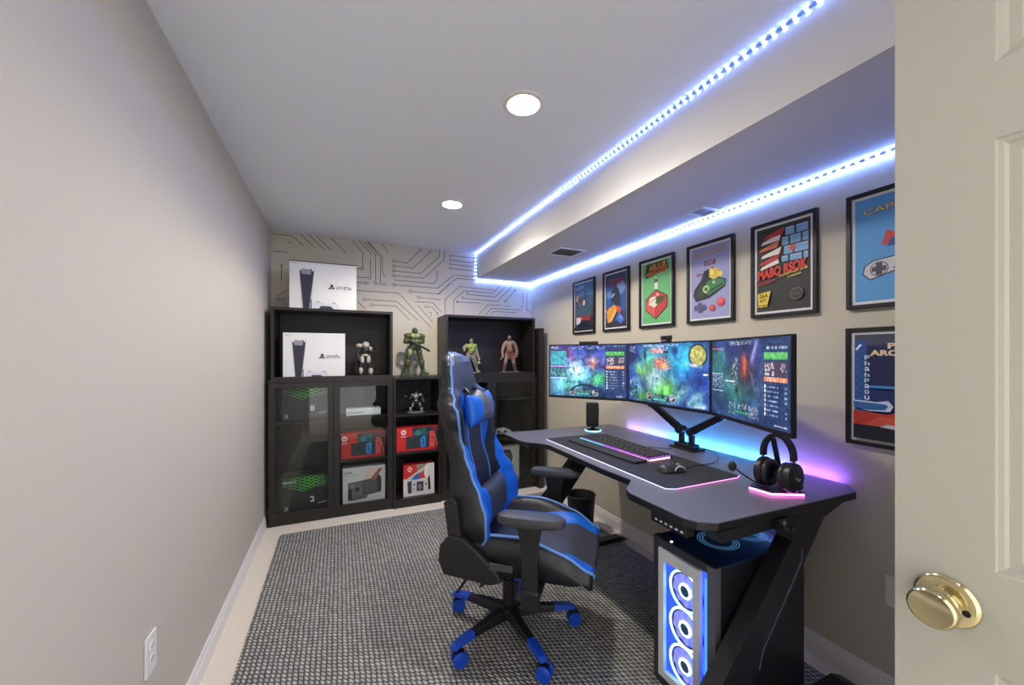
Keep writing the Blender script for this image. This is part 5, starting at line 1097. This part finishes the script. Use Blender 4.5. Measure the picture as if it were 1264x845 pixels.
for i in range(NZ):
    z=(zs[i]+zs[i+1])/2
    for j in range(NS):
        q=abs(2*(j+.5)/NS-1)
        F_.append((iq(i,j),iq(i,j+1),iq(i+1,j+1),iq(i+1,j)))
        if z>1.165: k_=3
        else: k_=0 if q<.25 else (1 if q<.5 else (2 if q<.75 else (1 if z<.985 else 2)))
        Mi.append(k_)
        F_.append((nb+iq(i,j),nb+iq(i+1,j),nb+iq(i+1,j+1),nb+iq(i,j+1))); Mi.append(2)
    for j in (0,NS):
        f=(iq(i,j),iq(i+1,j),nb+iq(i+1,j),nb+iq(i,j)); F_.append(f); Mi.append(2)
for i in (0,NZ):
    for j in range(NS): F_.append((iq(i,j),iq(i,j+1),nb+iq(i,j+1),nb+iq(i,j))); Mi.append(2)
s=MB(); s.v=V_; s.f=F_; s.m=Mi; s.mats=[new('navy_leather',(36,40,56),.45),M['leatherb'],M['leather'],tex(new('slate_leather',(62,68,88),.42),300,.12)]
back=s.build('backrest',ch,smooth='all')
pts=[(front(z,1)+.002,itp(Wt,z)*.992,z) for z in zs[::2]]; pts2=[(p[0],-p[1],p[2]) for p in pts[::-1]]
m=MB(); m.tube(pts+pts2,.0065,M['piping'],8); m.build('backrest_piping',back,smooth='all',label='light blue piping')
for sg in (-1,1):
    m=MB(); m.tube([(front(z,.40)+.003,sg*.40*itp(Wt,z),z) for z in zs[8:46:2]],.0035,M['piping'],6); m.build('seam_piping',back,smooth='all')
m=MB(); m.ell((-.211,.055,1.178),(.012,.028,.016),BP,16,8); m.ell((-.211,-.055,1.178),(.012,.028,.016),BP,16,8); m.build('belt_slot',back,smooth='all')
# neck pillow and lumbar pillow
def pillow(name,c,w,h,d,mats,split,tilt=0,ends=1.0,pinch=0):
    n1,n2=28,20; v=[];f=[];mi_=[]
    for sgn in (1,-1):
        for i in range(n1+1):
            u=-1+2*i/n1
            for j in range(n2+1):
                t=-1+2*j/n2; e=max(0,(1-abs(u)**4)*(1-abs(t)**3))**.55
                hh=h*(1+.16*abs(u)**3+pinch*math.exp(-(u/.16)**2)*(t>0)); v.append((sgn*d*e,u*w,t*hh-.0*u))
    o_=(n1+1)*(n2+1)
    for q in (0,1):
        for i in range(n1):
            for j in range(n2):
                a=q*o_+i*(n2+1)+j; ff=(a,a+n2+1,a+n2+2,a+1); f.append(ff if q==0 else ff[::-1]); u=abs(-1+2*(i+.5)/n1); mi_.append(0 if u<split else 1)
    s=MB(); T_=Matrix.Translation(c)@Matrix.Rotation(tilt,4,'Y'); s.v=[tuple(T_@Vector(p)) for p in v]; s.f=f; s.m=mi_; s.mats=mats
    o=s.build(name,ch,smooth='all'); bm=bmesh.new(); bm.from_mesh(o.data); bmesh.ops.remove_doubles(bm,verts=bm.verts,dist=.0008); bmesh.ops.recalc_face_normals(bm,faces=bm.faces); bm.to_mesh(o.data); bm.free(); return o
npw=pillow('neck_pillow',(-.150,0,1.085),.150,.068,.046,[tex(new('grey_pillow',(92,94,104),.5),200,.1),M['leatherb']],.46,-.12,pinch=.34)
for sg in (-1,1): MB().tube([(-.170,sg*.07,1.14),(-.185,sg*.062,1.165),(-.204,sg*.058,1.182)],.007,BP,8).build('pillow_strap',npw)
lp=pillow('lumbar_pillow',(-.085,0,.645),.165,.085,.050,[tex(new('slate_pillow',(56,60,74),.5),200,.1),M['leatherb']],.80,-.10)
# side brackets with recline cover
for sg in (-1,1):
    m=MB(); y0,y1=(sg*.268,sg*.300)
    m.prism([(-.235,.465),(-.210,.405),(.00,.388),(.055,.408),(.03,.445),(-.05,.515),(-.115,.565),(-.185,.575),(-.228,.53)],y0,y1,BP,'y'); br=m.build('recline_cover',ch,bevel=.008,seg=3)
    m=MB(); m.prism([(-.195,.565),(-.135,.565),(-.155,.71),(-.18,.73),(-.215,.71)],sg*.262,sg*.286,M['blackm'],'y'); m.build('side_bracket',ch,bevel=.004)
    m=MB(); m.box((.0,sg*.302,.460),(.10,sg*.312,.490),M['greyp']) if sg<0 else m.box((.0,sg*.302,.460),(.06,sg*.31,.485),M['greyp']); m.build('recline_lever',ch,bevel=.004)
# armrests
for sg in (-1,1):
    ax=.170; yo=sg*.325
    m=MB(); m.box((ax-.03,sg*.10,.385),(ax+.05,sg*.31,.400),BP); m.build('armrest_bracket',ch,bevel=.003)
    m=MB(); m.rings([[(ax-.030,yo-.018,.335),(ax+.045,yo-.018,.335),(ax+.045,yo+.018,.335),(ax-.030,yo+.018,.335)],[(ax-.032,yo-.020,.42),(ax+.048,yo-.020,.42),(ax+.048,yo+.020,.42),(ax-.032,yo+.020,.42)]],BP); m.build('armrest_foot',ch,bevel=.012,seg=3)
    m=MB(); m.rings([[(ax-.022,yo-.013,.40),(ax+.036,yo-.013,.40),(ax+.036,yo+.013,.40),(ax-.022,yo+.013,.40)],[(ax-.030,yo-.014,.58),(ax+.040,yo-.014,.58),(ax+.040,yo+.014,.58),(ax-.030,yo+.014,.58)],[(ax-.044,yo-.020,.675),(ax+.056,yo-.020,.675),(ax+.056,yo+.020,.675),(ax-.044,yo+.020,.675)]],BP); po=m.build('armrest_post',ch,bevel=.005)
    m=MB(); m.box((ax-.012,yo-sg*0-.0165 if sg<0 else yo-.0165,.622),(ax+.02,yo+.0165,.630),M['greyp']); m.build('height_button',po)
    m=MB(); out=[]
    L0,L1=ax-.128,ax+.150
    for q in range(28):
        a=2*PI*q/28; cx_,sy_=math.cos(a),math.sin(a); px_=(L0+L1)/2+(L1-L0)/2*math.copysign(abs(cx_)**.55,cx_); py_=yo+.044*math.copysign(abs(sy_)**.7,sy_)*(1-.12*cx_); out.append((px_,py_))
    cxm=(L0+L1)/2
    rs=[[(cxm+(x-cxm)*f_,yo+(y-yo)*f_,z) for x,y in out] for f_,z in ((.80,.672),(.97,.680),(1.0,.692),(.985,.704),(.93,.711),(.6,.7145))]
    m.rings(rs,M['greyp'] if 0 else P((56,57,62),.5)); m.build('armrest_pad',ch,smooth=True)

# groups of look-alikes
GR={'glass_door_cabinet':'black brown cabinets with glass doors','display_hutch':'open display hutches on the cabinets','air_vent':'air vents in the soffit','wall_outlet':'white wall plates low on the walls',
'handheld_box':'handheld console cartons in the bookcases','console_box':'game console cartons in the bookcases'}
for o in list(col.objects):
    b=o.name.split('.')[0]
    if o.parent is None and b in GR and 'group' not in o: o['group']=GR[b]
    if o.parent is None and b.endswith('_figurine'): o['group']='figurines on the shelves'
